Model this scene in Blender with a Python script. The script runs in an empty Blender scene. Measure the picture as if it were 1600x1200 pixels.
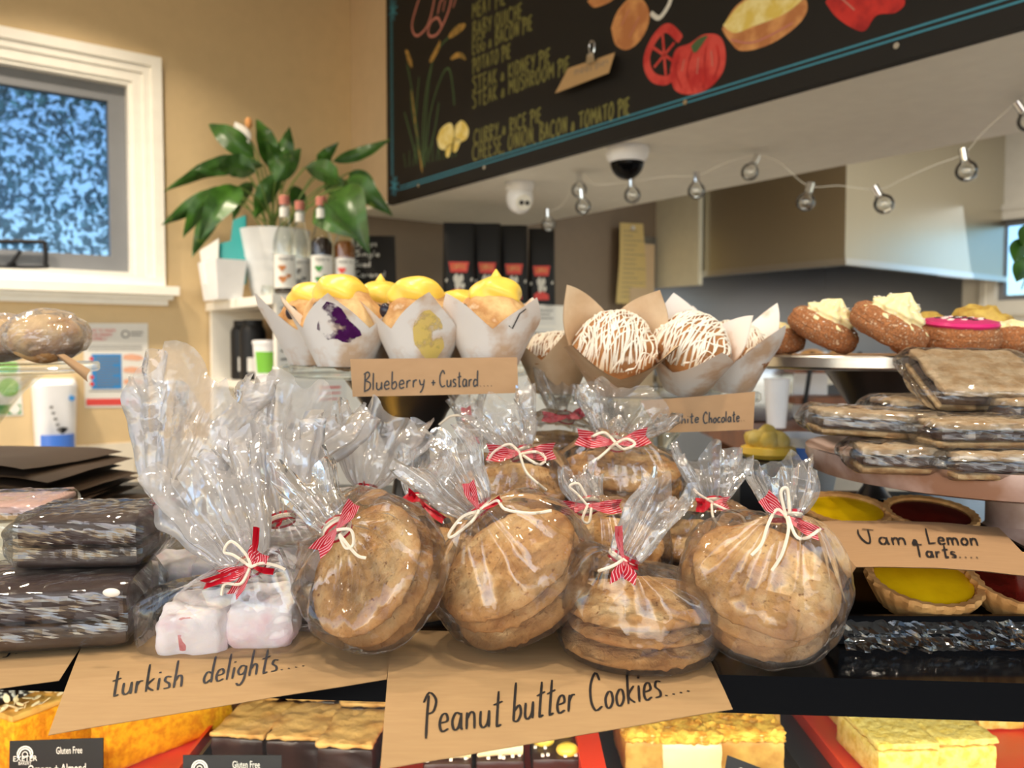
import bpy, bmesh, math, random
from mathutils import Vector, Matrix, noise
from mathutils.bvhtree import BVHTree
V = Vector
scene = bpy.context.scene
COL = scene.collection
PI = math.pi

# ------------------------------------------------------------------ camera
F, CX, CY = 1300.0, 800.0, 600.0          # focal length in pixels of the 1600x1200 frame
PITCH = math.radians(2.5)
CAM = V((0, 0, 1.55))
cd = bpy.data.cameras.new('camera'); cam = bpy.data.objects.new('camera', cd); COL.objects.link(cam)
cam.location = CAM; cam.rotation_euler = (PI / 2 - PITCH, 0, 0)
cd.sensor_width = 36; cd.lens = F / 1600 * 36
cd.clip_start = 0.02; cd.clip_end = 100
cd.dof.use_dof = True; cd.dof.focus_distance = 0.58; cd.dof.aperture_fstop = cd.lens / 3.4
scene.camera = cam

# ------------------------------------------------------------------ world, exposure
scene.view_settings.view_transform = 'Standard'; scene.view_settings.look = 'None'
scene.view_settings.gamma = 1.0; scene.view_settings.use_curve_mapping = False
scene.view_settings.exposure = 0.0
scene.cycles.use_denoising = True
scene.cycles.transparent_max_bounces = 32
scene.cycles.max_bounces = 8
scene.cycles.sample_clamp_indirect = 6
scene.cycles.caustics_reflective = False; scene.cycles.caustics_refractive = False
w = bpy.data.worlds.new('sky'); scene.world = w; w.use_nodes = True
nt = w.node_tree; nt.nodes.clear()
sky = nt.nodes.new('ShaderNodeTexSky'); sky.sky_type = 'NISHITA'; sky.sun_disc = False
sky.sun_elevation = math.radians(35); sky.sun_rotation = math.radians(200)
bg = nt.nodes.new('ShaderNodeBackground'); bg.inputs[1].default_value = 0.30
wo = nt.nodes.new('ShaderNodeOutputWorld')
nt.links.new(sky.outputs[0], bg.inputs[0]); nt.links.new(bg.outputs[0], wo.inputs[0])

def area(name, loc, target, size, size_y, power, color):
    l = bpy.data.lights.new(name, 'AREA'); l.shape = 'RECTANGLE'; l.size = size; l.size_y = size_y
    l.energy = power; l.color = color
    o = bpy.data.objects.new(name, l); COL.objects.link(o); o.location = loc
    o.rotation_euler = (V(target) - V(loc)).to_track_quat('-Z', 'Y').to_euler()
    return o
def disc(name, loc, power, color, size=0.12, spread=120):
    l = bpy.data.lights.new(name, 'AREA'); l.shape = 'DISK'; l.size = size; l.energy = power; l.color = color
    l.spread = math.radians(spread)
    o = bpy.data.objects.new(name, l); COL.objects.link(o); o.location = loc
    return o
WARM = (1.0, 0.85, 0.66)
area('shopfront_daylight', (0.6, -2.6, 1.7), (0.3, 1, 1.3), 3.2, 1.9, 33, (0.84, 0.92, 1.0))
for i, (x, y, p) in enumerate([(-0.85, 0.45, 4.2), (0.35, 0.35, 4.4), (1.1, 0.3, 4.0), (-0.25, 1.1, 3.4), (-1.75, 1.9, 19), (-1.15, 2.35, 9)]):
    disc('ceiling_downlight', (x, y, 2.98), p*1.25, WARM)
area('kitchen_ceiling_light', (2.2, 3.0, 2.95), (2.2, 3.0, 0), 1.2, 0.3, 28, (1.0, 0.95, 0.86))
area('kitchen_window_daylight', (2.55, 4.35, 2.0), (1.6, 2.6, 1.4), 0.6, 0.6, 0.7, (0.8, 0.9, 1.0))
area('case_light_strip', (0.0, 0.60, 1.300), (0.0, 0.95, 1.05), 1.5, 0.02, 5.0, (1.0, 0.89, 0.66))

area('hedge_fill_lamp', (-1.9, 3.1, 4.3), (-2.45, 3.75, 2.3), 3.0, .7, 70, (0.55, 0.80, 1.0))  # added lamp above the hedge, brightens its leaves in cool blue
# ------------------------------------------------------------------ pixel helpers (the photo's 1600x1200 frame)
FW = V((0, math.cos(PITCH), -math.sin(PITCH))); UP = V((0, math.sin(PITCH), math.cos(PITCH))); RT = V((1, 0, 0))
def ray(px, py): return FW + RT * ((px - CX) / F) + UP * (-(py - CY) / F)
def atY(px, py, y): d = ray(px, py); return CAM + d * (y / d.y)
def atZ(px, py, z): d = ray(px, py); return CAM + d * ((z - CAM.z) / d.z)
def onP(px, py, p, n): d = ray(px, py); return CAM + d * ((V(p) - CAM).dot(n) / d.dot(n))
def proj(p):
    q = V(p) - CAM; z = q.dot(FW); return (CX + F * q.dot(RT) / z, CY - F * q.dot(UP) / z)

# ------------------------------------------------------------------ mesh builder
class MB:
    def __init__(s): s.v = []; s.f = []; s.uv = {}; s.M = Matrix.Identity(4)
    def add(s, vs, fs, uvs=None):
        b = len(s.v); s.v += [s.M @ V(p) for p in vs]
        for k, f in enumerate(fs):
            if uvs: s.uv[len(s.f)] = [uvs[i] for i in f]
            s.f.append([i + b for i in f])
        return s
    def box(s, lo, hi):
        x0, y0, z0 = lo; x1, y1, z1 = hi
        return s.add([(x0,y0,z0),(x1,y0,z0),(x1,y1,z0),(x0,y1,z0),(x0,y0,z1),(x1,y0,z1),(x1,y1,z1),(x0,y1,z1)],
                     [(0,3,2,1),(4,5,6,7),(0,1,5,4),(1,2,6,5),(2,3,7,6),(3,0,4,7)])
    def prism(s, poly, thick):            # poly: 3-D points of a planar outline, thick: offset vector
        n = len(poly); t = V(thick)
        vs = [V(p) for p in poly] + [V(p) + t for p in poly]
        return s.add(vs, [list(range(n))[::-1], list(range(n, 2*n))] + [(i, (i+1) % n, n+(i+1) % n, n+i) for i in range(n)])
    def grid(s, fn, nu, nv, wrap=False, uv=False):
        vs = []; uvs = []; cols = nu if wrap else nu + 1
        for j in range(nv + 1):
            for i in range(cols):
                vs.append(fn(i / nu, j / nv)); uvs.append((i / nu, j / nv))
        fs = []
        for j in range(nv):
            for i in range(nu):
                a = j*cols + i; b = j*cols + (i+1) % cols
                fs.append((a, b, b + cols, a + cols))
        return s.add(vs, fs, uvs if uv else None)
    def lathe(s, prof, n=32, c=(0,0,0), fn=None):
        c = V(c); vs = []; m = len(prof)
        for r, z in prof:
            for i in range(n):
                a = 2*PI*i/n; p = V((r*math.cos(a), r*math.sin(a), z))
                vs.append(c + (fn(p) if fn else p))
        fs = [(j*n+i, j*n+(i+1) % n, (j+1)*n+(i+1) % n, (j+1)*n+i) for j in range(m-1) for i in range(n)]
        fs.append(list(range(n))[::-1]); fs.append([(m-1)*n+i for i in range(n)])
        return s.add(vs, fs)
    def tube(s, pts, r, n=7, caps=True):
        pts = [V(p) for p in pts]; vs = []; m = len(pts); up = V((0.13, 0.31, 0.94))
        for i, p in enumerate(pts):
            t = (pts[min(i+1, m-1)] - pts[max(i-1, 0)])
            if t.length < 1e-9: t = V((0, 0, 1))
            t.normalize(); a = t.cross(up)
            if a.length < 1e-3: a = t.cross(V((1, 0, 0)))
            a.normalize(); b = t.cross(a); up = a.cross(t) if a.cross(t).length > .1 else up
            rr = r[i] if isinstance(r, (list, tuple)) else r
            for k in range(n): th = 2*PI*k/n; vs.append(p + a*(rr*math.cos(th)) + b*(rr*math.sin(th)))
        fs = [(j*n+i, j*n+(i+1) % n, (j+1)*n+(i+1) % n, (j+1)*n+i) for j in range(m-1) for i in range(n)]
        if caps: fs.append(list(range(n))[::-1]); fs.append([(m-1)*n+i for i in range(n)])
        return s.add(vs, fs)
    def rbox(s, size, r=0.004, seg=10, amp=0.0, sc=60, seed=0, c=(0,0,0)):   # rounded box with crumbly surface
        hx, hy, hz = [a/2 for a in size]; r = min(r, hx, hy, hz); c = V(c); so = V((seed*3.1, seed*1.7, seed*0.9))
        bm = bmesh.new(); bmesh.ops.create_cube(bm, size=2)
        bmesh.ops.subdivide_edges(bm, edges=bm.edges[:], cuts=seg, use_grid_fill=True)
        for v in bm.verts:
            p = V((v.co.x*hx, v.co.y*hy, v.co.z*hz))
            q = V((max(-hx+r, min(hx-r, p.x)), max(-hy+r, min(hy-r, p.y)), max(-hz+r, min(hz-r, p.z))))
            d = p - q
            nrm = d.normalized() if d.length > 1e-7 else V(v.co).normalized()
            if d.length > 1e-7: p = q + nrm*r
            if amp: p += nrm*amp*(noise.noise(p*sc + so) + .5*noise.noise(p*sc*2.7 + so))
            v.co = p + c
        bm.verts.index_update()
        s.add([v.co.copy() for v in bm.verts], [[v.index for v in f.verts] for f in bm.faces]); bm.free()
        return s
    def ball(s, rad, c=(0,0,0), nu=24, nv=14, fn=None):
        c = V(c); rx, ry, rz = rad if isinstance(rad, (tuple, list)) else (rad,)*3
        def g(u, v):
            a = 2*PI*u; b = PI*(v-.5); p = V((rx*math.cos(b)*math.cos(a), ry*math.cos(b)*math.sin(a), rz*math.sin(b)))
            return c + (fn(p) if fn else p)
        return s.grid(g, nu, nv, wrap=True)

ORG = {}
def obj(name, mb, mat, parent=None, smooth=True, label=None):
    o0 = ORG.get(parent.name, V((0, 0, 0))) if parent else V((0, 0, 0))
    me = bpy.data.meshes.new(name)
    me.from_pydata([p - o0 for p in mb.v], [], mb.f)
    if mb.uv:
        ul = me.uv_layers.new(name='UVMap')
        for p in me.polygons:
            if p.index in mb.uv:
                for li, q in zip(p.loop_indices, mb.uv[p.index]): ul.data[li].uv = q
    me.validate(); me.update()
    if smooth:
        me.shade_smooth()
        if smooth != 'all': me.set_sharp_from_angle(angle=math.radians(38))
    if mat: me.materials.append(mat)
    o = bpy.data.objects.new(name, me); COL.objects.link(o)
    if parent: o.parent = parent; ORG[o.name] = o0
    if label: o['label'] = label
    return o
def tag(o, label, cat, group=None):
    o['label'] = label; o['category'] = cat
    if group: o['group'] = group
    return o
def thing(name, label, cat, loc, group=None):
    o = bpy.data.objects.new(name, None); COL.objects.link(o); o.location = loc; o.empty_display_size = .02
    ORG[o.name] = V(loc); return tag(o, label, cat, group)
def single(name, mb, mat, label, cat, group=None, smooth=True):
    c = sum(mb.v, V((0, 0, 0))) / len(mb.v); c.z = min(p.z for p in mb.v)
    mb.v = [p - c for p in mb.v]
    o = obj(name, mb, mat, None, smooth); o.location = c; ORG[o.name] = c
    return tag(o, label, cat, group)
def struct(name, mb, mat, parent=None, smooth=False):
    o = obj(name, mb, mat, parent, smooth)
    if not parent: o['kind'] = 'structure'
    return o
def frame(o, x, z):                        # matrix from an origin and two axes
    z = V(z).normalized(); x = (V(x) - z*V(x).dot(z)).normalized(); y = z.cross(x)
    m = Matrix((x, y, z)).transposed().to_4x4(); m.translation = V(o); return m
def catmull(pts, k=5):
    pts = [V(p) for p in pts]
    if len(pts) < 3: return pts
    out = []
    for i in range(len(pts)-1):
        p0 = pts[max(i-1, 0)]; p1 = pts[i]; p2 = pts[i+1]; p3 = pts[min(i+2, len(pts)-1)]
        for j in range(k):
            t = j/k
            out.append(.5*((2*p1) + (p2-p0)*t + (2*p0-5*p1+4*p2-p3)*t*t + (3*p1-p0-3*p2+p3)*t**3))
    return out + [pts[-1]]

# ------------------------------------------------------------------ materials
def sh(c): return tuple(((x/255)/12.92 if x/255 <= .04045 else ((x/255+.055)/1.055)**2.4) for x in c)
class NT:
    def __init__(s, name):
        s.m = bpy.data.materials.new(name); s.m.use_nodes = True; s.t = s.m.node_tree; s.t.nodes.clear()
        s.out = s.n('ShaderNodeOutputMaterial'); s.tc = s.n('ShaderNodeTexCoord')
    def n(s, typ, ins=None, **kw):
        nd = s.t.nodes.new(typ)
        for k, v in kw.items(): setattr(nd, k, v)
        for k, v in (ins or {}).items():
            if hasattr(v, 'is_output'): s.t.links.new(v, nd.inputs[k])
            else: nd.inputs[k].default_value = v
        return nd
    def noise(s, scale, detail=4, vec=None, rough=.55):
        return s.n('ShaderNodeTexNoise', {'Vector': vec or s.tc.outputs['Object'], 'Scale': scale, 'Detail': detail, 'Roughness': rough}).outputs['Fac']
    def ramp(s, fac, stops):
        r = s.n('ShaderNodeValToRGB', {'Fac': fac}); e = r.color_ramp.elements
        while len(e) < len(stops): e.new(.5)
        for q, (p, c) in zip(e, stops): q.position = p; q.color = (*c, 1)
        return r.outputs['Color']
    def mix(s, fac, a, b):
        m = s.n('ShaderNodeMix', data_type='RGBA')
        for i, v in ((0, fac), (6, a), (7, b)):
            if hasattr(v, 'is_output'): s.t.links.new(v, m.inputs[i])
            else: m.inputs[i].default_value = v if i == 0 else (*v, 1)
        return m.outputs[2]
    def math(s, op, a, b=0.0): return s.n('ShaderNodeMath', {0: a, 1: b}, operation=op).outputs[0]
    def bump(s, h, st=.3, dist=.002): return s.n('ShaderNodeBump', {'Height': h, 'Strength': st, 'Distance': dist}).outputs[0]
    def surf(s, node): s.t.links.new(node.outputs[0], s.out.inputs['Surface']); return s.m
def pm(name, col, rough=.5, metal=0, col2=None, sc=20, lo=.4, hi=.62, bump=None, spec=.5, sss=0, coat=0, col3=None, detail=4):
    t = NT(name); ins = {'Roughness': rough, 'Metallic': metal, 'Specular IOR Level': spec}
    if col2:
        stops = [(lo, col), (hi, col2)] + ([(min(hi+.12, 1), col3)] if col3 else [])
        c = t.ramp(t.noise(sc, detail), stops); ins['Base Color'] = c
    else:
        c = t.mix(t.noise(sc, 3), tuple(x*.92 for x in col), tuple(min(1, x*1.06) for x in col)); ins['Base Color'] = c
    if bump: ins['Normal'] = t.bump(t.noise(bump[0], 5), bump[1], bump[2] if len(bump) > 2 else .002)
    p = t.n('ShaderNodeBsdfPrincipled', ins)
    if sss: p.inputs['Subsurface Weight'].default_value = sss; p.inputs['Subsurface Radius'].default_value = (.006, .003, .0015); p.inputs['Subsurface Scale'].default_value = 1
    if coat: p.inputs['Coat Weight'].default_value = coat
    return t.surf(p)
def film_mat(name, haze, gloss, bsc, bst, tint=(1, 1, 1), rough=.07):
    t = NT(name); vec = t.tc.outputs['Object']
    vor = t.n('ShaderNodeTexVoronoi', {'Vector': vec, 'Scale': bsc}, feature='F1').outputs['Distance']
    nz = t.noise(bsc*.6, 3)
    bp = t.bump(t.math('ADD', vor, nz), bst, .004)
    tr = t.n('ShaderNodeBsdfTransparent', {'Color': (*[x*.985 for x in tint], 1)})
    df = t.n('ShaderNodeBsdfDiffuse', {'Color': (.9, .88, .87, 1), 'Normal': bp})
    tl = t.n('ShaderNodeBsdfTranslucent', {'Color': (.9, .88, .87, 1), 'Normal': bp})
    hz = t.n('ShaderNodeMixShader', {0: .5, 1: df.outputs[0], 2: tl.outputs[0]})
    lw = t.n('ShaderNodeLayerWeight', {'Blend': .32, 'Normal': bp}).outputs['Fresnel']
    hf = t.math('MULTIPLY', t.math('ADD', t.noise(bsc*.35, 4), t.math('MULTIPLY', lw, .6)), haze*1.6)
    m1 = t.n('ShaderNodeMixShader', {0: hf, 1: tr.outputs[0], 2: hz.outputs[0]})
    gl = t.n('ShaderNodeBsdfGlossy', {'Color': (1, 1, 1, 1), 'Roughness': rough, 'Normal': bp})
    gf = t.math('ADD', t.math('MULTIPLY', lw, gloss), .045)
    return t.surf(t.n('ShaderNodeMixShader', {0: gf, 1: m1.outputs[0], 2: gl.outputs[0]}))
def glass_mat(name, tint=(.97, .99, .98), k=.5, base=.03, rough=.02):
    t = NT(name)
    tr = t.n('ShaderNodeBsdfTransparent', {'Color': (*tint, 1)})
    gl = t.n('ShaderNodeBsdfGlossy', {'Color': (1, 1, 1, 1), 'Roughness': rough})
    lw = t.n('ShaderNodeLayerWeight', {'Blend': .3}).outputs['Fresnel']
    return t.surf(t.n('ShaderNodeMixShader', {0: t.math('ADD', t.math('MULTIPLY', lw, k), base), 1: tr.outputs[0], 2: gl.outputs[0]}))
def cookie_mat():
    t = NT('peanut_cookie_crumb'); v = t.tc.outputs['Object']
    n1 = t.noise(38, 6); n2 = t.noise(260, 4); n3 = t.noise(90, 3)
    c = t.ramp(n1, [(.3, sh((150, 102, 56))), (.50, sh((200, 152, 94))), (.70, sh((226, 190, 136)))])
    c = t.mix(t.n('ShaderNodeMapRange', {0: n2, 1: .60, 2: .72}).outputs[0], c, sh((128, 78, 36)))
    sep = t.n('ShaderNodeSeparateXYZ', {0: v}).outputs
    r = t.math('SQRT', t.math('ADD', t.math('MULTIPLY', sep[0], sep[0]), t.math('MULTIPLY', sep[1], sep[1])))
    e = t.n('ShaderNodeMapRange', {0: t.math('ADD', r, t.math('MULTIPLY', n3, .012)), 1: .050, 2: .064}).outputs[0]
    c = t.mix(t.math('MULTIPLY', e, .6), c, sh((176, 112, 52)))
    b = t.bump(t.math('ADD', n1, t.math('MULTIPLY', n2, .45)), .9, .004)
    return t.surf(t.n('ShaderNodeBsdfPrincipled', {'Base Color': c, 'Roughness': .75, 'Normal': b, 'Specular IOR Level': .25}))
def ribbon_mat():
    t = NT('striped_red_ribbon'); uv = t.tc.outputs['UV']
    s = t.n('ShaderNodeSeparateXYZ', {0: uv}).outputs
    tri = t.math('ABSOLUTE', t.math('SUBTRACT', s[0], .5))
    k = t.math('FRACT', t.math('ADD', t.math('MULTIPLY', s[1], 3.0), t.math('MULTIPLY', tri, 7.0)))
    st = t.n('ShaderNodeMapRange', {0: t.math('ABSOLUTE', t.math('SUBTRACT', k, .5)), 1: .37, 2: .42}).outputs[0]
    c = t.mix(st, sh((186, 14, 40)), sh((236, 196, 198)))
    return t.surf(t.n('ShaderNodeBsdfPrincipled', {'Base Color': c, 'Roughness': .55}))
def paper_mat(name, a, b):
    t = NT(name); v = t.n('ShaderNodeMapping', {'Vector': t.tc.outputs['Object'], 'Scale': (40, 260, 90)}).outputs[0]
    f = t.noise(1.0, 5, v); n2 = t.noise(14, 4)
    c = t.mix(f, a, b); c = t.mix(t.math('MULTIPLY', n2, .35), c, tuple(x*.82 for x in a))
    return t.surf(t.n('ShaderNodeBsdfPrincipled', {'Base Color': c, 'Roughness': .72, 'Specular IOR Level': .25, 'Normal': t.bump(t.math('ADD', f, t.math('MULTIPLY', n2, 3)), .12, .001)}))
def steel_mat(name, col, rough=.28, stretch=(4, 4, 300)):
    t = NT(name); v = t.n('ShaderNodeMapping', {'Vector': t.tc.outputs['Object'], 'Scale': stretch}).outputs[0]
    f = t.noise(1, 4, v)
    return t.surf(t.n('ShaderNodeBsdfPrincipled', {'Base Color': t.mix(f, tuple(x*.9 for x in col), col), 'Metallic': 1, 'Roughness': rough, 'Normal': t.bump(t.math('ADD', f, t.math('MULTIPLY', t.noise(2.2, 2), 4)), .04, .004)}))

M = {}
M['tan'] = pm('tan_wall_paint', sh((210, 184, 140)), .6, bump=(220, .05))
M['tan_light'] = pm('pale_tan_wall_paint', sh((206, 182, 148)), .6, bump=(220, .05))
M['taupe'] = pm('taupe_shaded_wall', sh((128, 113, 96)), .6, bump=(220, .05))  # the tan wall continued, with the recess shade put into its darker colour
M['white_paint'] = pm('white_gloss_paint', sh((238, 234, 224)), .35)
M['soffit'] = pm('soffit_white', sh((240, 238, 228)), .55, bump=(150, .04))
M['cream'] = pm('cream_panel', sh((236, 234, 214)), .5)
M['floor'] = pm('vinyl_floor', sh((206, 196, 180)), .5)
M['sash'] = pm('grey_sash_paint', sh((120, 122, 126)), .45)
M['black'] = pm('black_plastic', (.009, .009, .010), .5, spec=.3)
M['gloss_black'] = pm('black_glass_top', (.003, .003, .0035), .10, spec=.12)
M['board'] = pm('blackboard', (.012, .010, .0085), .6, sc=6, spec=.25)
M['chalk_green'] = pm('chalk_olive', sh((116, 112, 60)), .9)
M['chalk_white'] = pm('chalk_white', sh((214, 212, 204)), .9)
M['chalk_teal'] = pm('chalk_teal', sh((58, 128, 148)), .8)
M['chalk_pink'] = pm('chalk_pink', sh((190, 120, 106)), .9)
M['chalk_gold'] = pm('chalk_gold', sh((176, 136, 66)), .9, col2=sh((128, 104, 50)), sc=40)
M['chalk_red'] = pm('chalk_red', sh((176, 34, 32)), .8, col2=sh((206, 72, 62)), sc=18)
M['chalk_darkred'] = pm('chalk_dark_red', sh((150, 24, 24)), .8, col2=sh((196, 44, 36)), sc=22)
M['chalk_brown'] = pm('chalk_brown', sh((176, 112, 66)), .85, col2=sh((210, 150, 92)), sc=22)
M['chalk_cream'] = pm('chalk_cream', sh((216, 188, 90)), .85, col2=sh((232, 216, 150)), sc=30)
M['chalk_leaf'] = pm('chalk_leaf', sh((70, 92, 56)), .9)
M['ink'] = pm('black_marker', (.012, .011, .012), .5)
M['kraft'] = paper_mat('kraft_paper', sh((196, 162, 116)), sh((176, 140, 98)))
M['kraft_dark'] = paper_mat('kraft_card', sh((184, 148, 110)), sh((166, 130, 94)))
M['bagpaper'] = paper_mat('brown_bag_paper', sh((72, 54, 38)), sh((54, 40, 28)))
M['white_paper'] = paper_mat('white_paper', sh((232, 230, 224)), sh((218, 216, 210)))
M['old_paper'] = paper_mat('yellowed_paper', sh((222, 200, 140)), sh((206, 182, 118)))
M['tulip'] = pm('muffin_paper', sh((242, 234, 226)), .6, col2=sh((212, 178, 146)), sc=20, lo=.50, hi=.64, bump=(90, .15))
M['tulip_tan'] = pm('muffin_paper_tan', sh((214, 188, 154)), .65, col2=sh((196, 164, 128)), sc=20, bump=(90, .15))
M['film'] = film_mat('cellophane', .05, .66, 48, .5)
M['film_flare'] = film_mat('cellophane_gathered', .23, .65, 62, .75)
M['film_milky'] = film_mat('cellophane_sugary', .40, .55, 52, .65, (1, .985, .985))
M['wrap'] = film_mat('cling_film', .030, .75, 34, .4)
M['wrap_clear'] = film_mat('clear_tray_film', .006, .22, 60, .6)
M['glass'] = glass_mat('clear_glass')
M['case_glass'] = glass_mat('case_glass', (.985, .99, .985), .12, .008)
M['pane'] = glass_mat('window_pane', (.70, .85, .98), .35, .02)
M['cookie'] = cookie_mat()
M['ribbon'] = ribbon_mat()
M['ribbon_red'] = pm('plain_red_ribbon', sh((186, 16, 38)), .4)
M['twine'] = pm('cotton_twine', sh((242, 228, 206)), .85, bump=(900, .5, .001))
M['delight'] = pm('sugared_turkish_delight', sh((250, 242, 244)), .8, col2=sh((238, 196, 204)), sc=30, lo=.52, hi=.75, bump=(160, .5), sss=.2)
M['delight_red'] = pm('turkish_delight_cut', sh((206, 86, 96)), .5, col2=sh((240, 200, 204)), sc=40)
M['choc'] = pm('dark_chocolate', sh((58, 34, 26)), .35, col2=sh((40, 22, 16)), sc=30, bump=(60, .3))
M['choc_slice'] = pm('chocolate_icing', sh((56, 32, 26)), .4, bump=(80, .2))
M['biscuit'] = pm('biscuit_layer', sh((206, 178, 134)), .85, col2=sh((172, 134, 90)), sc=90, bump=(220, .6))
M['crumb_top'] = pm('sugary_crumb', sh((206, 184, 152)), .85, col2=sh((180, 148, 108)), sc=60, bump=(260, .7))
M['vanilla'] = pm('vanilla_custard', sh((236, 226, 196)), .5, bump=(60, .2))
M['pink_icing'] = pm('pink_icing', sh((236, 196, 186)), .35)
M['hot_pink'] = pm('hot_pink_icing', sh((214, 40, 118)), .3)
M['donut'] = pm('cinnamon_donut', sh((186, 122, 74)), .85, col2=sh((146, 88, 48)), sc=300, hi=.55, col3=sh((224, 188, 150)), bump=(420, 1.0, .003), detail=8)
M['cream_y'] = pm('piped_cream', sh((246, 232, 178)), .45, sss=.2, bump=(60, .15))
M['custard'] = pm('yellow_custard', sh((246, 208, 84)), .35, sss=.15)
M['custard_dull'] = pm('baked_custard', sh((206, 176, 84)), .6, col2=sh((178, 140, 60)), sc=60, bump=(150, .6))
M['sprinkle'] = pm('coconut_sprinkles', sh((244, 240, 226)), .7)
M['muffin'] = pm('muffin_crumb', sh((226, 190, 134)), .8, col2=sh((184, 132, 78)), sc=30, col3=sh((246, 230, 200)), bump=(160, .8))
M['muffin_brown'] = pm('brown_muffin_crumb', sh((176, 122, 72)), .8, col2=sh((140, 92, 50)), sc=36, col3=sh((240, 226, 204)), bump=(160, .8))
M['blueberry'] = pm('blueberry', (.012, .009, .022), .3)
def stain_mat(name, a, b, sc):
    t = NT(name); n1 = t.noise(sc, 4); c = t.mix(t.noise(sc*2, 3), a, b)
    k = t.n('ShaderNodeMapRange', {0: n1, 1: .42, 2: .54}).outputs[0]
    return t.surf(t.n('ShaderNodeMixShader', {0: k, 1: t.n('ShaderNodeBsdfTransparent').outputs[0], 2: t.n('ShaderNodeBsdfDiffuse', {'Color': c}).outputs[0]}))
M['berry_stain'] = stain_mat('berry_stain', sh((96, 40, 104)), sh((56, 16, 56)), 55)
M['custard_stain'] = stain_mat('custard_stain', sh((232, 202, 96)), sh((226, 196, 130)), 45)
M['white_choc'] = pm('white_chocolate', sh((244, 236, 220)), .45)
M['pastry'] = pm('shortcrust', sh((214, 164, 100)), .75, col2=sh((190, 136, 76)), sc=50, bump=(180, .4))
M['lemon'] = pm('lemon_curd', sh((240, 196, 14)), .18, col2=sh((222, 176, 10)), sc=30)
M['jam'] = pm('red_jam', sh((96, 22, 16)), .15, col2=sh((70, 12, 10)), sc=40)
M['gold'] = pm('gold_foil', sh((236, 196, 84)), .24, 1, bump=(30, .5, .004))
M['steel'] = steel_mat('brushed_steel', (.70, .69, .66), .30)
M['steel_dark'] = steel_mat('worn_steel', (.42, .41, .40), .22)
M['hood'] = steel_mat('hood_steel', (.62, .58, .47), .36, (300, 300, 3))
M['pewter'] = pm('dark_pewter', (.10, .085, .078), .3, .7, bump=(30, .1))
M['splash'] = steel_mat('steel_backsplash', (.36, .38, .42), .3, (300, 300, 3))
M['chrome'] = pm('chrome', (.8, .8, .8), .08, 1)
M['wood'] = pm('brown_wood', sh((128, 76, 40)), .5, col2=sh((96, 54, 28)), sc=12)
M['stone'] = pm('glazed_plate', sh((204, 176, 164)), .35, col2=sh((150, 112, 90)), sc=14)
M['red_tray'] = pm('red_tray', sh((232, 66, 36)), .3)
M['dark_tray'] = pm('dark_tray', sh((42, 42, 44)), .3)
M['sponge'] = pm('orange_sponge', sh((244, 178, 22)), .85, col2=sh((220, 140, 10)), sc=120, bump=(300, .9))
M['almond'] = pm('flaked_almond', sh((240, 222, 180)), .6)
M['syrup'] = pm('dark_syrup', (.02, .009, .006), .12)
M['amber'] = pm('amber_syrup', (.30, .10, .02), .15)
M['bottle'] = glass_mat('bottle_glass', (.93, .95, .92), .5, .05)
M['leaf'] = pm('leaf', sh((58, 100, 30)), .35, col2=sh((34, 68, 18)), sc=14, col3=sh((128, 150, 52)), spec=.5)
M['stem'] = pm('stem', sh((96, 120, 48)), .5)
M['pot'] = pm('glazed_white_pot', sh((228, 230, 232)), .22)
M['white_plastic'] = pm('white_plastic', sh((236, 236, 238)), .3)
M['blue_plastic'] = pm('blue_plastic', sh((70, 120, 214)), .3)
M['teal'] = pm('teal_plastic', sh((22, 150, 150)), .35)
M['green'] = pm('green_print', sh((60, 140, 60)), .6)
M['lime'] = pm('lime_print', sh((120, 190, 60)), .6)
M['red_print'] = pm('red_print', sh((214, 70, 64)), .6)
M['blue_print'] = pm('blue_print', sh((46, 130, 196)), .6)
M['grey_print'] = pm('grey_print', sh((120, 118, 116)), .7)
M['skin_print'] = pm('skin_print', sh((226, 170, 140)), .7)
M['tile'] = pm('cream_tile', sh((226, 216, 196)), .3)
M['yellow_slice'] = pm('caramel_crumble', sh((246, 204, 88)), .8, col2=sh((214, 140, 34)), sc=70, col3=sh((250, 226, 150)), bump=(200, .9))
M['coconut'] = pm('coconut_slice', sh((246, 226, 132)), .85, col2=sh((226, 196, 84)), sc=110, bump=(240, .9))
M['caramel'] = pm('caramel_side', sh((220, 176, 90)), .6, col2=sh((190, 136, 60)), sc=40)
M['blondie'] = pm('blondie_crust', sh((224, 178, 104)), .8, col2=sh((196, 142, 72)), sc=30, col3=sh((120, 74, 36)), bump=(70, .9, .004))
M['hedge'] = pm('hedge_leaf', sh((74, 124, 112)), .35, col2=sh((40, 84, 86)), sc=6, col3=sh((150, 190, 170)))
t_ = NT('hazed_window_pane')
_tr = t_.n('ShaderNodeBsdfTransparent', {'Color': (.72, .86, .98, 1)}); _tl = t_.n('ShaderNodeBsdfTranslucent', {'Color': (.62, .78, 1.0, 1)})
_mx = t_.n('ShaderNodeMixShader', {0: t_.math('MULTIPLY', t_.noise(5, 5), .34), 1: _tr.outputs[0], 2: _tl.outputs[0]})  # pale blue haze over the view outside, painted into the pane
M['hazed_pane'] = t_.surf(t_.n('ShaderNodeMixShader', {0: .04, 1: _mx.outputs[0], 2: t_.n('ShaderNodeBsdfGlossy', {'Roughness': .02}).outputs[0]}))
M['bulb'] = glass_mat('bulb_glass', (.92, .93, .92), .9, .10)

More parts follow.
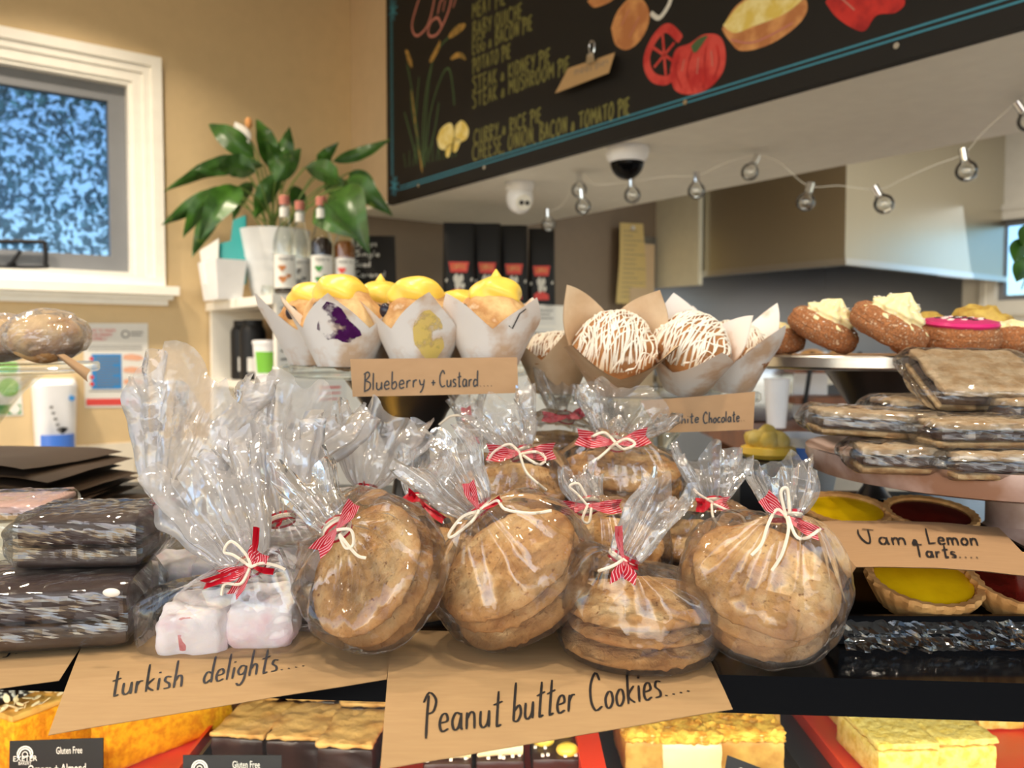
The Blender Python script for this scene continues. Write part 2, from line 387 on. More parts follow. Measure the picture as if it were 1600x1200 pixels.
# ------------------------------------------------------------------ lettering
GL = {
'a':(46,"37,40 18,46 5,26 12,4 28,8 38,38;38,44 39,8 46,3"), 'b':(42,"9,100 7,50 6,3;6,4 24,2 37,20 28,42 8,28"), 'c':(38,"35,40 18,46 5,25 12,4 36,8"),
'd':(46,"36,36 16,44 4,20 14,2 34,14;41,98 38,50 39,2"), 'e':(40,"6,24 34,28 28,46 12,42 5,20 15,2 38,8"), 'g':(44,"36,40 18,46 5,28 15,12 34,20 38,42;38,42 36,-5 20,-28 4,-18"),
'h':(44,"10,98 8,50 6,2;7,25 22,44 34,36 36,2"), 'i':(16,"8,44 7,2;8,62 9,66"), 'k':(40,"9,98 7,2;34,46 8,22 36,2"), 'l':(16,"8,98 6,2"),
'm':(64,"6,44 6,2;6,28 18,44 28,38 29,2;29,28 42,44 54,36 56,2"), 'n':(44,"6,44 6,2;6,26 20,44 33,38 36,2"), 'o':(40,"20,45 5,28 8,6 22,2 36,18 32,40 20,45"),
'p':(42,"8,44 6,-30;7,30 24,46 36,30 26,6 8,8"), 'r':(34,"8,44 7,2;7,26 18,42 32,42"), 's':(34,"32,42 14,46 8,32 26,20 28,6 6,4"), 't':(36,"20,90 17,10 22,2 32,6;2,56 36,64"),
'u':(44,"6,44 6,12 18,2 34,14 38,44;38,44 39,2"), 'w':(58,"4,44 14,2 28,36 42,2 54,44"), 'y':(42,"6,44 14,16 32,18;38,44 28,-5 10,-30"), 'f':(30,"30,92 18,90 14,60 12,0;2,46 28,48"),
'.':(24,"10,3 13,5"), '+':(36,"17,44 16,12;4,28 30,29"), '&':(46,"40,34 18,30 10,12 22,2 34,22 26,52 18,34 40,2"), ',':(18,"9,6 5,-10"), '5':(40,"34,60 10,60 8,34 26,38 34,20 22,2 4,6"),
'C':(58,"50,78 34,100 10,70 8,28 26,2 54,10"), 'L':(46,"10,100 8,40 8,4;8,4 42,10"), 'J':(66,"2,92 0,66 10,30 30,6 42,30 44,94;20,98 68,92"), 'T':(56,"2,92 56,98;30,96 28,4"),
'P':(52,"20,96 16,50 14,-12;2,80 22,104 48,84 40,56 18,50"), 'B':(50,"12,100 10,50 8,0;2,92 30,104 40,84 14,56;14,56 44,42 40,12 4,-4"), 'W':(74,"4,98 18,2 36,80 52,2 70,100"), 'S':(44,"42,88 22,98 8,78 36,40 30,6 4,8"), 'O':(60,"36,100 12,76 6,24 26,0 50,40 44,88 30,100 22,84"),
'A':(46,"4,0 22,100 42,0;10,36 36,36"), 'D':(48,"10,100 10,0;6,100 40,80 40,26 6,0"), 'E':(42,"38,98 8,98 8,0 38,2;8,52 34,52"), 'F':(40,"38,98 8,98 8,0;8,52 32,52"), 'G':(50,"44,84 26,100 8,70 10,20 28,0 44,16 44,44 28,44"), 'H':(48,"8,100 8,0;40,100 40,0;8,50 40,50"), 'I':(18,"9,100 9,0"),
'K':(44,"8,100 8,0;40,98 8,46 42,0"), 'M':(60,"6,0 8,100 30,40 52,100 54,0"), 'N':(50,"8,0 8,100 42,0 42,100"), 'Q':(52,"26,100 8,70 10,20 28,0 44,36 40,84 26,100;28,26 48,-6"), 'R':(46,"8,0 8,100;4,100 38,86 34,60 8,50 40,0"), 'U':(48,"8,100 8,20 24,0 40,20 40,100"), 'Y':(46,"4,100 24,52;44,100 20,0"), 'X':(46,"6,100 40,0;40,100 6,0"),
}
SHARP = set('AEHIKMNXYTLW')
def glyph_strokes(text, sharp=False):
    x = 0; out = []
    for ch in text:
        if ch == ' ': x += 30; continue
        wd, s = GL[ch]
        for st in s.split(';'):
            pts = [V((float(a.split(',')[0]) + x, float(a.split(',')[1]), 0)) for a in st.split()]
            out.append(pts if (ch in SHARP) else catmull(pts, 4))
        x += wd + 8
    return out, x - 8
def stroke(mb, pts, nrms, wd, eps=.0005):
    n = len(pts); vs = []
    for i in range(n):
        t = pts[min(i+1, n-1)] - pts[max(i-1, 0)]
        if t.length < 1e-9: t = V((1e-4, 0, 0))
        sd = nrms[i].cross(t.normalized()); k = wd*(.5 if 0 < i < n-1 else .36)
        vs += [pts[i] + sd*k + nrms[i]*eps, pts[i] - sd*k + nrms[i]*eps]
    mb.add(vs, [(2*i, 2*i+1, 2*i+3, 2*i+2) for i in range(n-1)])
def write_px(mb, text, p0, p1, hv, surf, wd, eps=.0005):
    """Hand lettering from photo position p0 to p1 (baseline), hv = cap height vector in pixels; surf(px,py) -> (point, normal)"""
    st, W = glyph_strokes(text); p0 = V((*p0, 0)); p1 = V((*p1, 0)); hv = V((*hv, 0))
    for s in st:
        s = [s[i].lerp(s[i+1], j/6) for i in range(len(s)-1) for j in range(6)] + [s[-1]] if len(s) < 6 else s
        q = [p0 + (p1-p0)*(g.x/W) + hv*(g.y/100) for g in s]
        r = [surf(a.x, a.y) for a in q]
        stroke(mb, [a[0] for a in r], [a[1] for a in r], wd, eps)
def plane_surf(p, n): n = V(n).normalized(); return lambda px, py: (onP(px, py, p, n), n)
def write_loc(mb, text, o, x, y, width, height, wd, eps=.0005):
    st, W = glyph_strokes(text); n = V(x).cross(V(y)).normalized()
    for s in st:
        q = [V(o) + V(x)*(g.x/W*width) + V(y)*(g.y/100*height) for g in s]
        stroke(mb, q, [n]*len(q), wd, eps)
def font_loc(mb, text, o, x, y, size, eps=.0004, fit=None):
    cu = bpy.data.curves.new('t', 'FONT'); cu.body = text; cu.size = size; cu.resolution_u = 2
    ob = bpy.data.objects.new('t', cu); COL.objects.link(ob)
    bpy.context.view_layer.update()
    me = ob.evaluated_get(bpy.context.evaluated_depsgraph_get()).to_mesh()
    x = V(x).normalized(); y = V(y).normalized(); n = x.cross(y)
    k = 1.0
    if fit and len(me.vertices): k = fit / max(1e-6, max(v.co.x for v in me.vertices))
    mb.add([V(o) + x*v.co.x*k + y*v.co.y + n*eps for v in me.vertices], [list(p.vertices) for p in me.polygons])
    ob.to_mesh_clear(); bpy.data.objects.remove(ob); bpy.data.curves.remove(cu)

# ------------------------------------------------------------------ room shell
C0 = V((-.66, 3.455, 0))                       # the corner where the tan wall meets the servery bulkhead
UL = V((-.796, -.605, 0)); NL = V((.605, -.796, 0))      # along the tan wall towards the camera, and out of it
EB = V((.605, -.796, 0)); NB = V((-.796, -.605, 0))      # along the bulkhead towards the camera, and out of it
Z = V((0, 0, 1))
def onL(px, py, d=0): return onP(px, py, C0 + NL*d, NL)
def sL(p): return (V(p) - C0).dot(UL)
ML = Matrix((UL, NL, Z)).transposed().to_4x4(); ML.translation = C0      # local (s, d, z) on the tan wall
MBK = Matrix((EB, NB, Z)).transposed().to_4x4(); MBK.translation = C0    # local (t, d, z) on the bulkhead
ZC = 1.338                                     # top of the display case
CEIL = 3.02

RP = [C0 + UL*4 - NL*.1, C0 - UL*5.3 - NL*.1, C0 - UL*5.3 + NL*7, C0 + UL*4 + NL*7]
g = MB().prism([p - Z*.05 for p in RP], Z*.05); struct('floor', g, M['floor'])
g = MB().prism([p + Z*CEIL for p in RP], Z*.06); struct('ceiling', g, M['white_paint'])

# window on the tan wall
WS0 = sL(onL(205, 130)); WS1 = WS0 + 1.05
WZ1 = onL(205, 128).z; WZ0 = onL(205, 432).z
g = MB(); g.M = ML
g.box((0.0, -.10, 0), (WS0, 0, CEIL)); g.box((WS1, -.10, 0), (4.0, 0, CEIL))
g.box((WS0, -.10, 0), (WS1, 0, WZ0)); g.box((WS0, -.10, WZ1), (WS1, 0, CEIL))
struct('wall_left', g, M['tan'])
g = MB(); g.M = ML; g.box((-5.2, -.10, 0), (0.0, 0, CEIL)); struct('wall_kitchen', g, M['taupe'])
g = MB(); g.M = ML; zt = onL(200, 691).z
for k in range(9): g.box((.55 + k*.152, .0005, zt - .15), (.55 + k*.152 + .149, .009, zt)); g.box((.55 + k*.152, .0005, zt - .302), (.55 + k*.152 + .149, .009, zt - .153))
struct('trim_splashback', g, M['tile'])

wn = bpy.data.objects.new('window_1', None); COL.objects.link(wn); wn['kind'] = 'structure'; ORG[wn.name] = V((0,0,0))
def ring(mb, s0, s1, z0, z1, wd, d0, d1):
    mb.box((s0 - wd, d0, z0 - wd), (s0, d1, z1 + wd)); mb.box((s1, d0, z0 - wd), (s1 + wd, d1, z1 + wd))
    mb.box((s0, d0, z1), (s1, d1, z1 + wd)); mb.box((s0, d0, z0 - wd), (s1, d1, z0))
g = MB(); g.M = ML
ring(g, WS0, WS1, WZ0, WZ1, .034, .0, .014); ring(g, WS0 - .034, WS1 + .034, WZ0 - .0, WZ1 + .034, .026, .0, .022); ring(g, WS0 - .060, WS1 + .060, WZ0, WZ1 + .060, .034, .0, .032)
ring(g, WS0 + .014, WS1 - .014, WZ0 + .014, WZ1 - .014, .014, -.09, .006)
struct('window_frame', g, M['white_paint'], wn)
g = MB(); g.M = ML
g.box((WS0 - .13, .0005, WZ0 - .065), (WS1 + .13, .075, WZ0 - .034)); g.box((WS0 - .10, .0005, WZ0 - .10), (WS1 + .10, .035, WZ0 - .065)); g.box((WS0 - .115, .0005, WZ0 - .08), (WS1 + .115, .05, WZ0 - .066))
struct('window_sill', g, M['white_paint'], wn)
g = MB(); g.M = ML; sw = .055
ring(g, WS0 + .015 + sw, WS1 - .015 - sw, WZ0 + .015 + sw, WZ1 - .015 - sw, sw, -.075, -.03)
struct('window_sash', g, M['sash'], wn)
g = MB(); g.M = ML; g.box((WS0 + .06, -.056, WZ0 + .06), (WS1 - .06, -.052, WZ1 - .06)); struct('window_pane', g, M['hazed_pane'], wn)
g = MB(); hz = onL(40, 412)
hp = [(-40, 377), (60, 378), (70, 384), (71, 412), (66, 418), (-40, 416)]
g.tube(catmull([onL(a, b, .0) for a, b in hp], 6), .0075, 8)
g.tube([onL(15, 416, -.03), onL(20, 414, .005)], .012, 8); g.tube([onL(18, 412, .006), onL(32, 392, .02)], .006, 8)
struct('window_winder', g, M['black'], wn, True)

# hedge outside the window
rnd = random.Random(4); g = MB()
for k in range(46000):
    s = rnd.uniform(WS0 - 1.2, WS1 + 1.6); d = -rnd.uniform(.9, 1.7); z = rnd.uniform(.2, 4.2)
    if noise.noise(V((s*1.3, d, z*1.1)))*.5 + .62 - max(0, z - 3.4)*.3 < rnd.uniform(-.5, .35): continue
    p = ML @ V((s, d, z)); a = V((rnd.gauss(0, 1), rnd.gauss(0, 1), rnd.gauss(0, 1))).normalized(); b = a.orthogonal().normalized(); q = rnd.uniform(.014, .034)
    c = a.cross(b)*.1*q
    g.add([p - a*q, p + b*q*.45 + c, p + a*q, p - b*q*.45 + c], [(0, 1, 2, 3)])
h = single('hedge', g, M['hedge'], 'leafy green hedge outside the wall window', 'hedge', None, False); h['kind'] = 'stuff'

# bulkhead over the servery, with its white underside, and the kitchen behind
SO = 2.10
g = MB(); g.M = MBK; g.box((0, -.77, SO + .012), (4.2, 0, CEIL)); struct('wall_bulkhead', g, M['tan_light'])
g = MB(); g.M = MBK; g.box((0, -.77, SO), (4.2, -.0005, SO + .012)); struct('trim_soffit', g, M['soffit'])
pe = onP(1512, 300, V((2.62, 4.80, 0)), NB)
g = MB(); m = Matrix((EB, NB, Z)).transposed().to_4x4(); m.translation = V((2.62, 4.80, 0)); g.M = m
q0 = (onP(1560, 345, m.translation, NB) - m.translation).dot(EB); zt2 = onP(1560, 345, m.translation, NB).z; zb2 = onP(1560, 470, m.translation, NB).z
g.box((-1.6, -.1, 0), (q0, 0, CEIL)); g.box((q0 + .8, -.1, 0), (3, 0, CEIL)); g.box((q0, -.1, 0), (q0 + .8, 0, zb2)); g.box((q0, -.1, zt2), (q0 + .8, 0, CEIL))
struct('wall_right', g, M['white_paint'])
w2 = bpy.data.objects.new('window_2', None); COL.objects.link(w2); w2['kind'] = 'structure'; ORG[w2.name] = V((0,0,0))
g = MB(); g.M = m; ring(g, q0, q0 + .8, zb2, zt2, .05, .0, .02); ring(g, q0 - .05, q0 + .85, zb2 - .05, zt2 + .05, .03, .0, .03); struct('window_frame', g, M['white_paint'], w2)
g = MB(); g.M = m; ring(g, q0 + .03, q0 + .77, zb2 + .03, zt2 - .03, .03, -.06, -.02); struct('window_sash', g, M['sash'], w2)
g = MB(); g.M = m; g.box((q0, -.045, zb2), (q0 + .8, -.041, zt2)); struct('window_pane', g, M['pane'], w2)
# pillar at the end of the taupe wall
pp = onL(994, 430, .0); s1 = sL(onL(1012, 430)); s0 = sL(onL(974, 430))
g = MB(); g.M = ML; g.box((s1, 0.0005, 0), (s0, .05, SO - .0005)); struct('trim_pillar', g, M['tan_light'])

# ------------------------------------------------------------------ menu board on the bulkhead
bz = SO - .012
t0 = (onP(614, 200, C0, NB) - C0).dot(EB)
mo = V(C0 + EB*t0); mo.z = bz
mbd = thing('menu_board', 'big black chalk menu board with teal border mounted over the servery', 'menu board', mo)
g = MB(); g.M = MBK; g.box((t0, .0006, bz), (4.2, .026, CEIL + .0)); obj('board_panel', g, M['board'], mbd, False)
BS = plane_surf(C0 + NB*.0262, NB)
def line_px(mb, pts, wd, surf=BS, k=6):
    q = [surf(a, b) for a, b in ([(v.x, v.y) for v in catmull([V((x, y, 0)) for x, y in pts], k)])]
    stroke(mb, [a[0] for a in q], [a[1] for a in q], wd)
def fill_px(mb, pts, surf=BS, smooth=True, eps=.0006):
    pl = [(v.x, v.y) for v in catmull([V((x, y, 0)) for x, y in pts + [pts[0]]], 5)][:-1] if smooth else pts
    q = [surf(a, b) for a, b in pl]; c = sum((a[0] for a in q), V((0,0,0)))/len(q)
    n = len(q); mb.add([a[0] + a[1]*eps for a in q] + [c + q[0][1]*eps], [(i, (i+1) % n, n) for i in range(n)])
def bt(t, z): return C0 + EB*t + Z*z + NB*.0262
g = MB(); z1 = bz + .042; tb = t0 + .035
for dz in (0, .011):
    stroke(g, [bt(tb + dz, z1 + .05), bt(4.1, z1 + dz)] if 0 else [bt(tb + .06, z1 + dz), bt(4.1, z1 + dz)], [NB]*2, .006)
    stroke(g, [bt(tb + dz, z1 + .06), bt(tb + dz, CEIL - .08)], [NB]*2, .006)
for (t_, z_) in ((tb + .02, z1 + .02), (tb + .02, onP(620, 22, C0, NB).z)):
    for a in range(0, 360, 45): stroke(g, [bt(t_, z_), bt(t_ + .032*math.cos(math.radians(a+10)), z_ + .038*math.sin(math.radians(a+10)))], [NB]*2, .009)
obj('teal_border', g, M['chalk_teal'], mbd, False)
g = MB()
for txt, p0, p1, hv in [("MEAT PIE", (738, 30), (790, 6), (0, -24)), ("BABY QUICHE", (738, 60), (816, 28), (0, -24)), ("EGG & BACON PIE", (738, 86), (832, 46), (0, -23)), ("POTATO PIE", (738, 115), (798, 90), (0, -22)),
    ("STEAK & KIDNEY PIE", (738, 144), (860, 98), (0, -23)), ("STEAK & MUSHROOM PIE", (738, 170), (890, 112), (0, -24)), ("CURRY & RICE PIE", (740, 226), (846, 190), (0, -22)), ("CHEESE, ONION, BACON & TOMATO PIE", (738, 252), (984, 178), (0, -26))]:
    write_px(g, txt, p0, p1, hv, BS, .0065)
obj('menu_lettering', g, M['chalk_green'], mbd, False)
g = MB()
line_px(g, [(688, -30), (664, -20), (648, 20), (644, 44), (652, 56), (668, 40), (678, 4), (680, -30)], .009); line_px(g, [(690, 40), (684, 28), (674, 34), (669, 50), (674, 57), (686, 50), (700, 20), (706, -4)], .009)
line_px(g, [(684, 22), (688, 4), (694, -4)], .008); line_px(g, [(692, 18), (696, 0)], .008); line_px(g, [(708, 12), (714, -6)], .008)
obj('title_lettering', g, M['chalk_pink'], mbd, False)
g = MB()
for p, k in [([(658, 262), (652, 200), (642, 130), (636, 100)], 'a'), ([(660, 262), (662, 180), (672, 110), (690, 70), (720, 45)], 'a'), ([(664, 258), (672, 180), (690, 120), (702, 108), (708, 140), (710, 165)], 0), ([(660, 255), (645, 180), (642, 140)], 0), ([(655, 250), (650, 190), (655, 120)], 0), ([(668, 250), (680, 200), (686, 160)], 0), ([(662, 262), (668, 150), (678, 85)], 0), ([(652, 256), (644, 220), (632, 175)], 0)]:
    line_px(g, p, .007)
for a in range(14): x = 634 + a*6; line_px(g, [(x, 262 - a*1.3), (x - 3 + a % 3*3, 240 - a % 4*4 - a)], .006)
obj('grass_drawing', g, M['chalk_leaf'], mbd, False)
g = MB()
for p in [[(726, 36), (714, 40), (702, 54), (704, 60), (720, 50), (728, 40)], [(688, 62), (676, 84), (671, 96), (676, 96), (687, 76)], [(633, 78), (638, 98), (644, 106), (644, 96), (638, 80)], [(704, 90), (714, 82), (724, 84), (728, 94), (718, 90), (706, 94)]]: fill_px(g, p)
line_px(g, [(643, 140), (650, 200), (660, 270)], .008)
obj('wheat_drawing', g, M['chalk_gold'], mbd, False)
g = MB()
for p in [[(683, 216), (690, 200), (704, 192), (710, 206), (706, 226), (694, 234), (686, 230)], [(712, 196), (722, 188), (732, 200), (730, 216), (718, 222), (711, 214)], [(697, 228), (706, 226), (702, 244), (697, 244)], [(711, 216), (720, 218), (714, 236), (708, 236)]]: fill_px(g, p)
obj('mushroom_drawing', g, M['chalk_cream'], mbd, False)
g = MB(); fill_px(g, [(955, 44), (966, 16), (992, -8), (1012, 10), (1014, 36), (1000, 64), (980, 78), (962, 70)]); fill_px(g, [(918, 2), (930, -8), (956, -12), (958, 0), (930, 12)]); obj('spoon_drawing', g, M['chalk_brown'], mbd, False)
g = MB(); line_px(g, [(1017, 20), (1030, 28), (1044, 10), (1050, -8)], .012); obj('steam_drawing', g, M['chalk_white'], mbd, False)
g = MB()
fill_px(g, [(1047, 110), (1056, 78), (1078, 68), (1100, 54), (1124, 56), (1134, 80), (1130, 112), (1108, 138), (1078, 148), (1054, 140)])
for a in range(6): th = a*PI/3 + .4; line_px(g, [(1038, 86), (1038 + 20*math.cos(th), 86 + 32*math.sin(th))], .010, k=1)
line_px(g, [(1064, 62), (1044, 44), (1026, 56), (1012, 84), (1012, 106), (1022, 122), (1040, 126), (1050, 120)], .022); obj('tomato_drawing', g, M['chalk_red'], mbd, False)
g = MB(); fill_px(g, [(1290, 4), (1310, -20), (1380, -30), (1414, 0), (1400, 20), (1370, 24), (1352, 48), (1332, 44), (1306, 26)]); obj('pepper_drawing', g, M['chalk_darkred'], mbd, False)
g = MB()
for p in ([(1062, 84), (1056, 110), (1066, 138)], [(1082, 80), (1074, 112), (1084, 144)], [(1104, 74), (1100, 110), (1100, 138)], [(1120, 70), (1124, 96), (1116, 124)], [(1304, 8), (1326, 22), (1342, 42)], [(1330, -6), (1352, 14), (1362, 34)], [(1370, -10), (1384, 8), (1392, 20)]): line_px(g, p, .005, (lambda a, b: (lambda q: (q[0] + q[1]*.0012, q[1]))(BS(a, b))))
obj('red_shading', g, M['chalk_darkred'], mbd, False)
g = MB()
for p in ([(1070, 92), (1066, 112)], [(1092, 90), (1090, 116)], [(1112, 80), (1114, 104)], [(1142, 62), (1180, 66), (1240, 36)], [(1316, -2), (1336, 16)], [(972, 40), (984, 14)], [(984, 58), (1000, 26)]): line_px(g, p, .004, (lambda a, b: (lambda q: (q[0] + q[1]*.0014, q[1]))(BS(a, b))))
obj('chalk_highlight', g, M['chalk_pink'], mbd, False)
g = MB(); fill_px(g, [(1080, 72), (1092, 60), (1106, 56), (1100, 66), (1090, 80), (1084, 82)], eps=.001); obj('stalk_drawing', g, M['chalk_leaf'], mbd, False)
g = MB(); fill_px(g, [(1128, 46), (1150, 10), (1190, -14), (1240, -16), (1262, 6), (1250, 36), (1206, 68), (1160, 80), (1140, 64)]); obj('pie_drawing', g, M['chalk_brown'], mbd, False)
g = MB(); fill_px(g, [(1130, 40), (1156, 8), (1196, -14), (1240, -16), (1256, -4), (1226, 22), (1176, 42), (1148, 52)], eps=.001); obj('pie_filling_drawing', g, M['chalk_cream'], mbd, False)
g = MB()
for px, py in ((655, 290), (758, 262), (1072, 160), (1402, 72)): c = BS(px, py)[0]; g.tube([c, c + NB*.004], .006, 10)
obj('screw', g, M['chrome'], mbd)
# kraft note clipped to the board
c0 = BS(925, 118)[0]
nt_ = thing('kraft_note', 'small kraft note hung from a bulldog clip on the black board', 'note', c0)
crn = [BS(893, 108)[0] + NB*.012, BS(968, 84)[0] + NB*.016, BS(966, 118)[0] + NB*.034, BS(880, 149)[0] + NB*.03]
def patch(c, bulge=None):
    def S(u, v):
        p = c[0]*(1-u)*(1-v) + c[1]*u*(1-v) + c[2]*u*v + c[3]*(1-u)*v
        return p + (bulge(u, v) if bulge else V((0, 0, 0)))
    return S
S = patch(crn); g = MB().grid(S, 8, 6); b = len(g.f); g.grid(lambda u, v: S(1-u, v) - NB*.0006, 8, 6); obj('note_card', g, M['kraft'], nt_)
g = MB(); nn = (crn[1]-crn[0]).cross(crn[3]-crn[0]).normalized(); nn = nn if nn.dot(CAM - c0) > 0 else -nn
write_px(g, "meat pies", (898, 118), (952, 101), (-2, -16), plane_surf(crn[0], nn), .002, .001); obj('note_lettering', g, M['grey_print'], nt_, False)
g = MB(); cc = BS(935, 94)[0] + NB*.018
g.prism([cc + EB*a + Z*b for a, b in ((-.016, -.012), (.016, -.012), (.012, .012), (-.012, .012))], NB*.012)
g.tube(catmull([cc + EB*a + Z*b + NB*.006 for a, b in ((-.007, .01), (-.010, .035), (0, .045), (.010, .035), (.007, .01))], 4), .0018, 6)
obj('bulldog_clip', g, M['chrome'], nt_)

# ------------------------------------------------------------------ kitchen behind the servery
# extractor hood on the kitchen wall
hc = V((1.474, 3.70, 0)); dHood = (hc - C0).dot(NL) - .001; sA = -(hc - C0).dot(UL)          # depth from the wall, distance along it
hz0 = atY(1318, 403, 3.70).z; L_ = 1.62
def WK(a, d, z): return C0 - UL*a + NL*d + Z*z          # a along the kitchen wall away from the corner
hd = thing('extractor_hood', 'large stainless extractor hood over the kitchen cooking line', 'extractor hood', WK(sA + .5, .5, hz0))
g = MB(); th = .02; top = CEIL - .002
def wbox(mb, a0, a1, d0, d1, z0, z1): mb.prism([WK(a0, d0, z0), WK(a1, d0, z0), WK(a1, d1, z0), WK(a0, d1, z0)], Z*(z1 - z0))
wbox(g, sA, sA + th, .012, dHood, hz0, top); wbox(g, sA + L_ - th, sA + L_, .012, dHood, hz0, top); wbox(g, sA + th, sA + L_ - th, dHood - th, dHood, hz0, top)
obj('hood_shell', g, M['hood'], hd, False)
g = MB(); wbox(g, sA + th, sA + L_ - th, .012, dHood - th, hz0 + .22, hz0 + .25); obj('filter_panel', g, M['steel_dark'], hd, False)
g = MB(); wbox(g, sA - .006, sA + L_ + .006, dHood - .03, dHood + .008, hz0 - .03, hz0 - .0005); wbox(g, sA - .006, sA + .03, .012, dHood - .031, hz0 - .03, hz0 - .0005); obj('drip_gutter', g, M['steel'], hd, False)
pa = onL(1012, 380); pb = onL(1074, 380)
g = MB(); a0 = -sL(pa) + .06; wbox(g, a0, sA - .007, .002, .30, onL(1030, 422).z - .10, SO + .3); single('duct_panel', g, M['cream'], 'cream painted box beside the stainless extractor hood', 'duct panel', None, False)
g = MB(); wbox(g, a0 - .10, sA + L_ + .1, .0006, .008, .9, hz0 + .2); struct('trim_backsplash', g, M['splash'])
g = MB(); g.M = m; g.box((-.95, .0006, .9), (-.03, .008, hz0 + .2)); struct('trim_end_backsplash', g, M['splash'])
# kitchen bench with a few things on it, seen below and between the cake stands
bn = thing('kitchen_bench', 'stainless kitchen bench under the extractor hood', 'bench', WK(sA + .6, .5, 0))
g = MB(); wbox(g, a0 - .05, sA + 1.0, .012, .72, 1.36, 1.40); obj('bench_top', g, M['steel'], bn, False)
for a in (a0 - .04, sA + .94):
    for d in (.06, .66): g = MB(); wbox(g, a, a + .05, d, d + .05, 0.0, 1.36); obj('leg', g, M['steel'], bn, False)
def pot_lathe(name, mat, c, prof, label, cat, group=None, n=24):
    return single(name, MB().lathe(prof, n, c), mat, label, cat, group)
c = WK(a0 + .40, .40, 1.401); pot_lathe('takeaway_cup', M['black'], c, [(.034, 0), (.045, .12), (.047, .12), (.047, .13), (.04, .135)], 'black lidded cup on the kitchen bench under the hood', 'cup')
c = WK(a0 + .72, .45, 1.401); g = MB().rbox((.26, .16, .07), .01, 4, c=c + Z*.036); single('food_tub', g, M['white_plastic'], 'pale shallow tub on the kitchen bench', 'tub')
c = WK(a0 + .74, .45, 1.473); g = MB().rbox((.16, .10, .03), .008, 4, c=c + Z*.016); single('folded_cloth', g, M['custard'], 'yellow folded cloth on a pale tub in the kitchen', 'cloth')
# wooden work table nearer the counter
tb_ = thing('work_table', 'brown wooden work table behind the cake display', 'table', (1.0, 2.2, 0))
zt_ = atY(1230, 668, 2.1).z
g = MB().box((.55, 1.95, zt_ - .045), (1.9, 2.5, zt_)); obj('tabletop', g, M['wood'], tb_, False)
for x in (.6, 1.8):
    for y in (2.0, 2.43): obj('leg', MB().box((x, y, 0), (x + .05, y + .05, zt_ - .045)), M['wood'], tb_, False)
pot_lathe('plastic_tumbler', M['white_plastic'], atY(1213, 668, 2.03) * 1.0, [(.022, 0), (.03, .115), (.033, .12)], 'tall white plastic tumbler on the brown work table', 'tumbler')
def on_table(px, y): p = atY(px, 600, y); p.z = zt_ + .001; return p
c = on_table(1172, 2.3); single('storage_tub', MB().rbox((.20, .14, .15), .012, 5, c=c + Z*.0755), M['steel_dark'], 'dark grey tub on the brown work table behind the muffins', 'tub')
c = on_table(1244, 2.42); c.z += .0; single('white_box', MB().rbox((.15, .10, .19), .006, 4, c=c + Z*.096), M['white_plastic'], 'white box on the work table behind the tumbler', 'box')
rk = thing('wooden_rack', 'small two-tier wooden rack with black frame on the work table', 'rack', on_table(1290, 2.2))
for k, h in enumerate((.055, .135)): c = on_table(1290, 2.2); obj('rack_shelf', MB().box((c.x - .1, c.y - .06, c.z + h), (c.x + .1, c.y + .06, c.z + h + .018)), M['wood'], rk, False)
for sx in (-1, 1): c = on_table(1290, 2.2); [obj('rack_leg', MB().tube([c + V((sx*.085, sy*.068, .003)), c + V((sx*.06, sy*.068, .19))], .006, 8), M['black'], rk) for sy in (-1, 1)]
for px, w_ in ((1268, .055), (1312, .05)): c = on_table(px, 2.2); c.z += .155; single('bread_loaf', MB().ball((w_*.6, .045, .022), c + Z*.021, 18, 10), M['pastry'], 'small brown loaf on the wooden rack, ' + ('beside the cone-shaped stand' if px > 1300 else 'nearer the white tumbler'), 'loaf')

# cup-height service cabinet: open shelves at one end, papers taped along the service side
A1 = V((-1.128, 3.10, 0)); LE = .65; LP = 1.36
zTop = 1.715
MC = Matrix((EB, UL*-1, Z)).transposed().to_4x4(); MC.translation = A1 + EB*.012    # local (along the shelf front, along the service side, z)
cb = thing('service_cabinet', 'tall white service cabinet with open shelves at its end', 'cabinet', A1 + EB*LE*.5 - UL*.6)
g = MB(); g.M = MC
g.box((0, 0, 0), (.025, LP, zTop - .03)); g.box((LE - .025, 0, 0), (LE, LP, zTop - .03)); g.box((.025, .42, 0), (LE - .025, .445, zTop - .03)); g.box((.025, LP - .025, 0), (LE - .025, LP, zTop - .03))
obj('carcass', g, M['white_paint'], cb, False)
g = MB(); g.M = MC; g.box((-.005, -.012, zTop - .03), (LE, LP + .01, zTop)); obj('cabinet_top', g, M['white_paint'], cb, False)
zs = onP(380, 596, A1, NB).z
for z in (zs, zs - .36, zs - .72): g = MB(); g.M = MC; g.box((.025, .0, z - .025), (LE - .025, .42, z)); obj('shelf', g, M['white_paint'], cb, False)
SS = C0*0 + A1 + EB*(LE + .013)                    # a point on the service side
SSn = EB
ssurf = plane_surf(SS, SSn)
def paper_on(name, quad, label, lines=(), mat='white_paper', ink='grey_print', group='papers taped to the cabinet side', lift=.0015):
    q = [ssurf(*p)[0] + SSn*lift for p in quad]; c = sum(q, V((0,0,0)))/4; c.z = min(a.z for a in q)
    t = thing(name, label, 'paper', c, group)
    S = patch(q); g = MB().grid(S, 2, 2); g2 = MB().prism(q, SSn*-.0012); obj('sheet', g2, M[mat], t, False)
    if lines:
        g = MB(); dn = q[3] - q[0]; ac = q[1] - q[0]
        for v0, v1, u0, u1 in lines:
            a = [q[0] + ac*u + dn*v + SSn*.0012 for u, v in ((u0, v0), (u1, v0), (u1, v1), (u0, v1))]; g.add(a, [(0, 1, 2, 3)])
        obj('printed_lines', g, M[ink], t, False)
    return t
LN = [(.08 + .11*k, .11 + .11*k, .1, .85 - .2*(k % 3 == 2)) for k in range(8)]
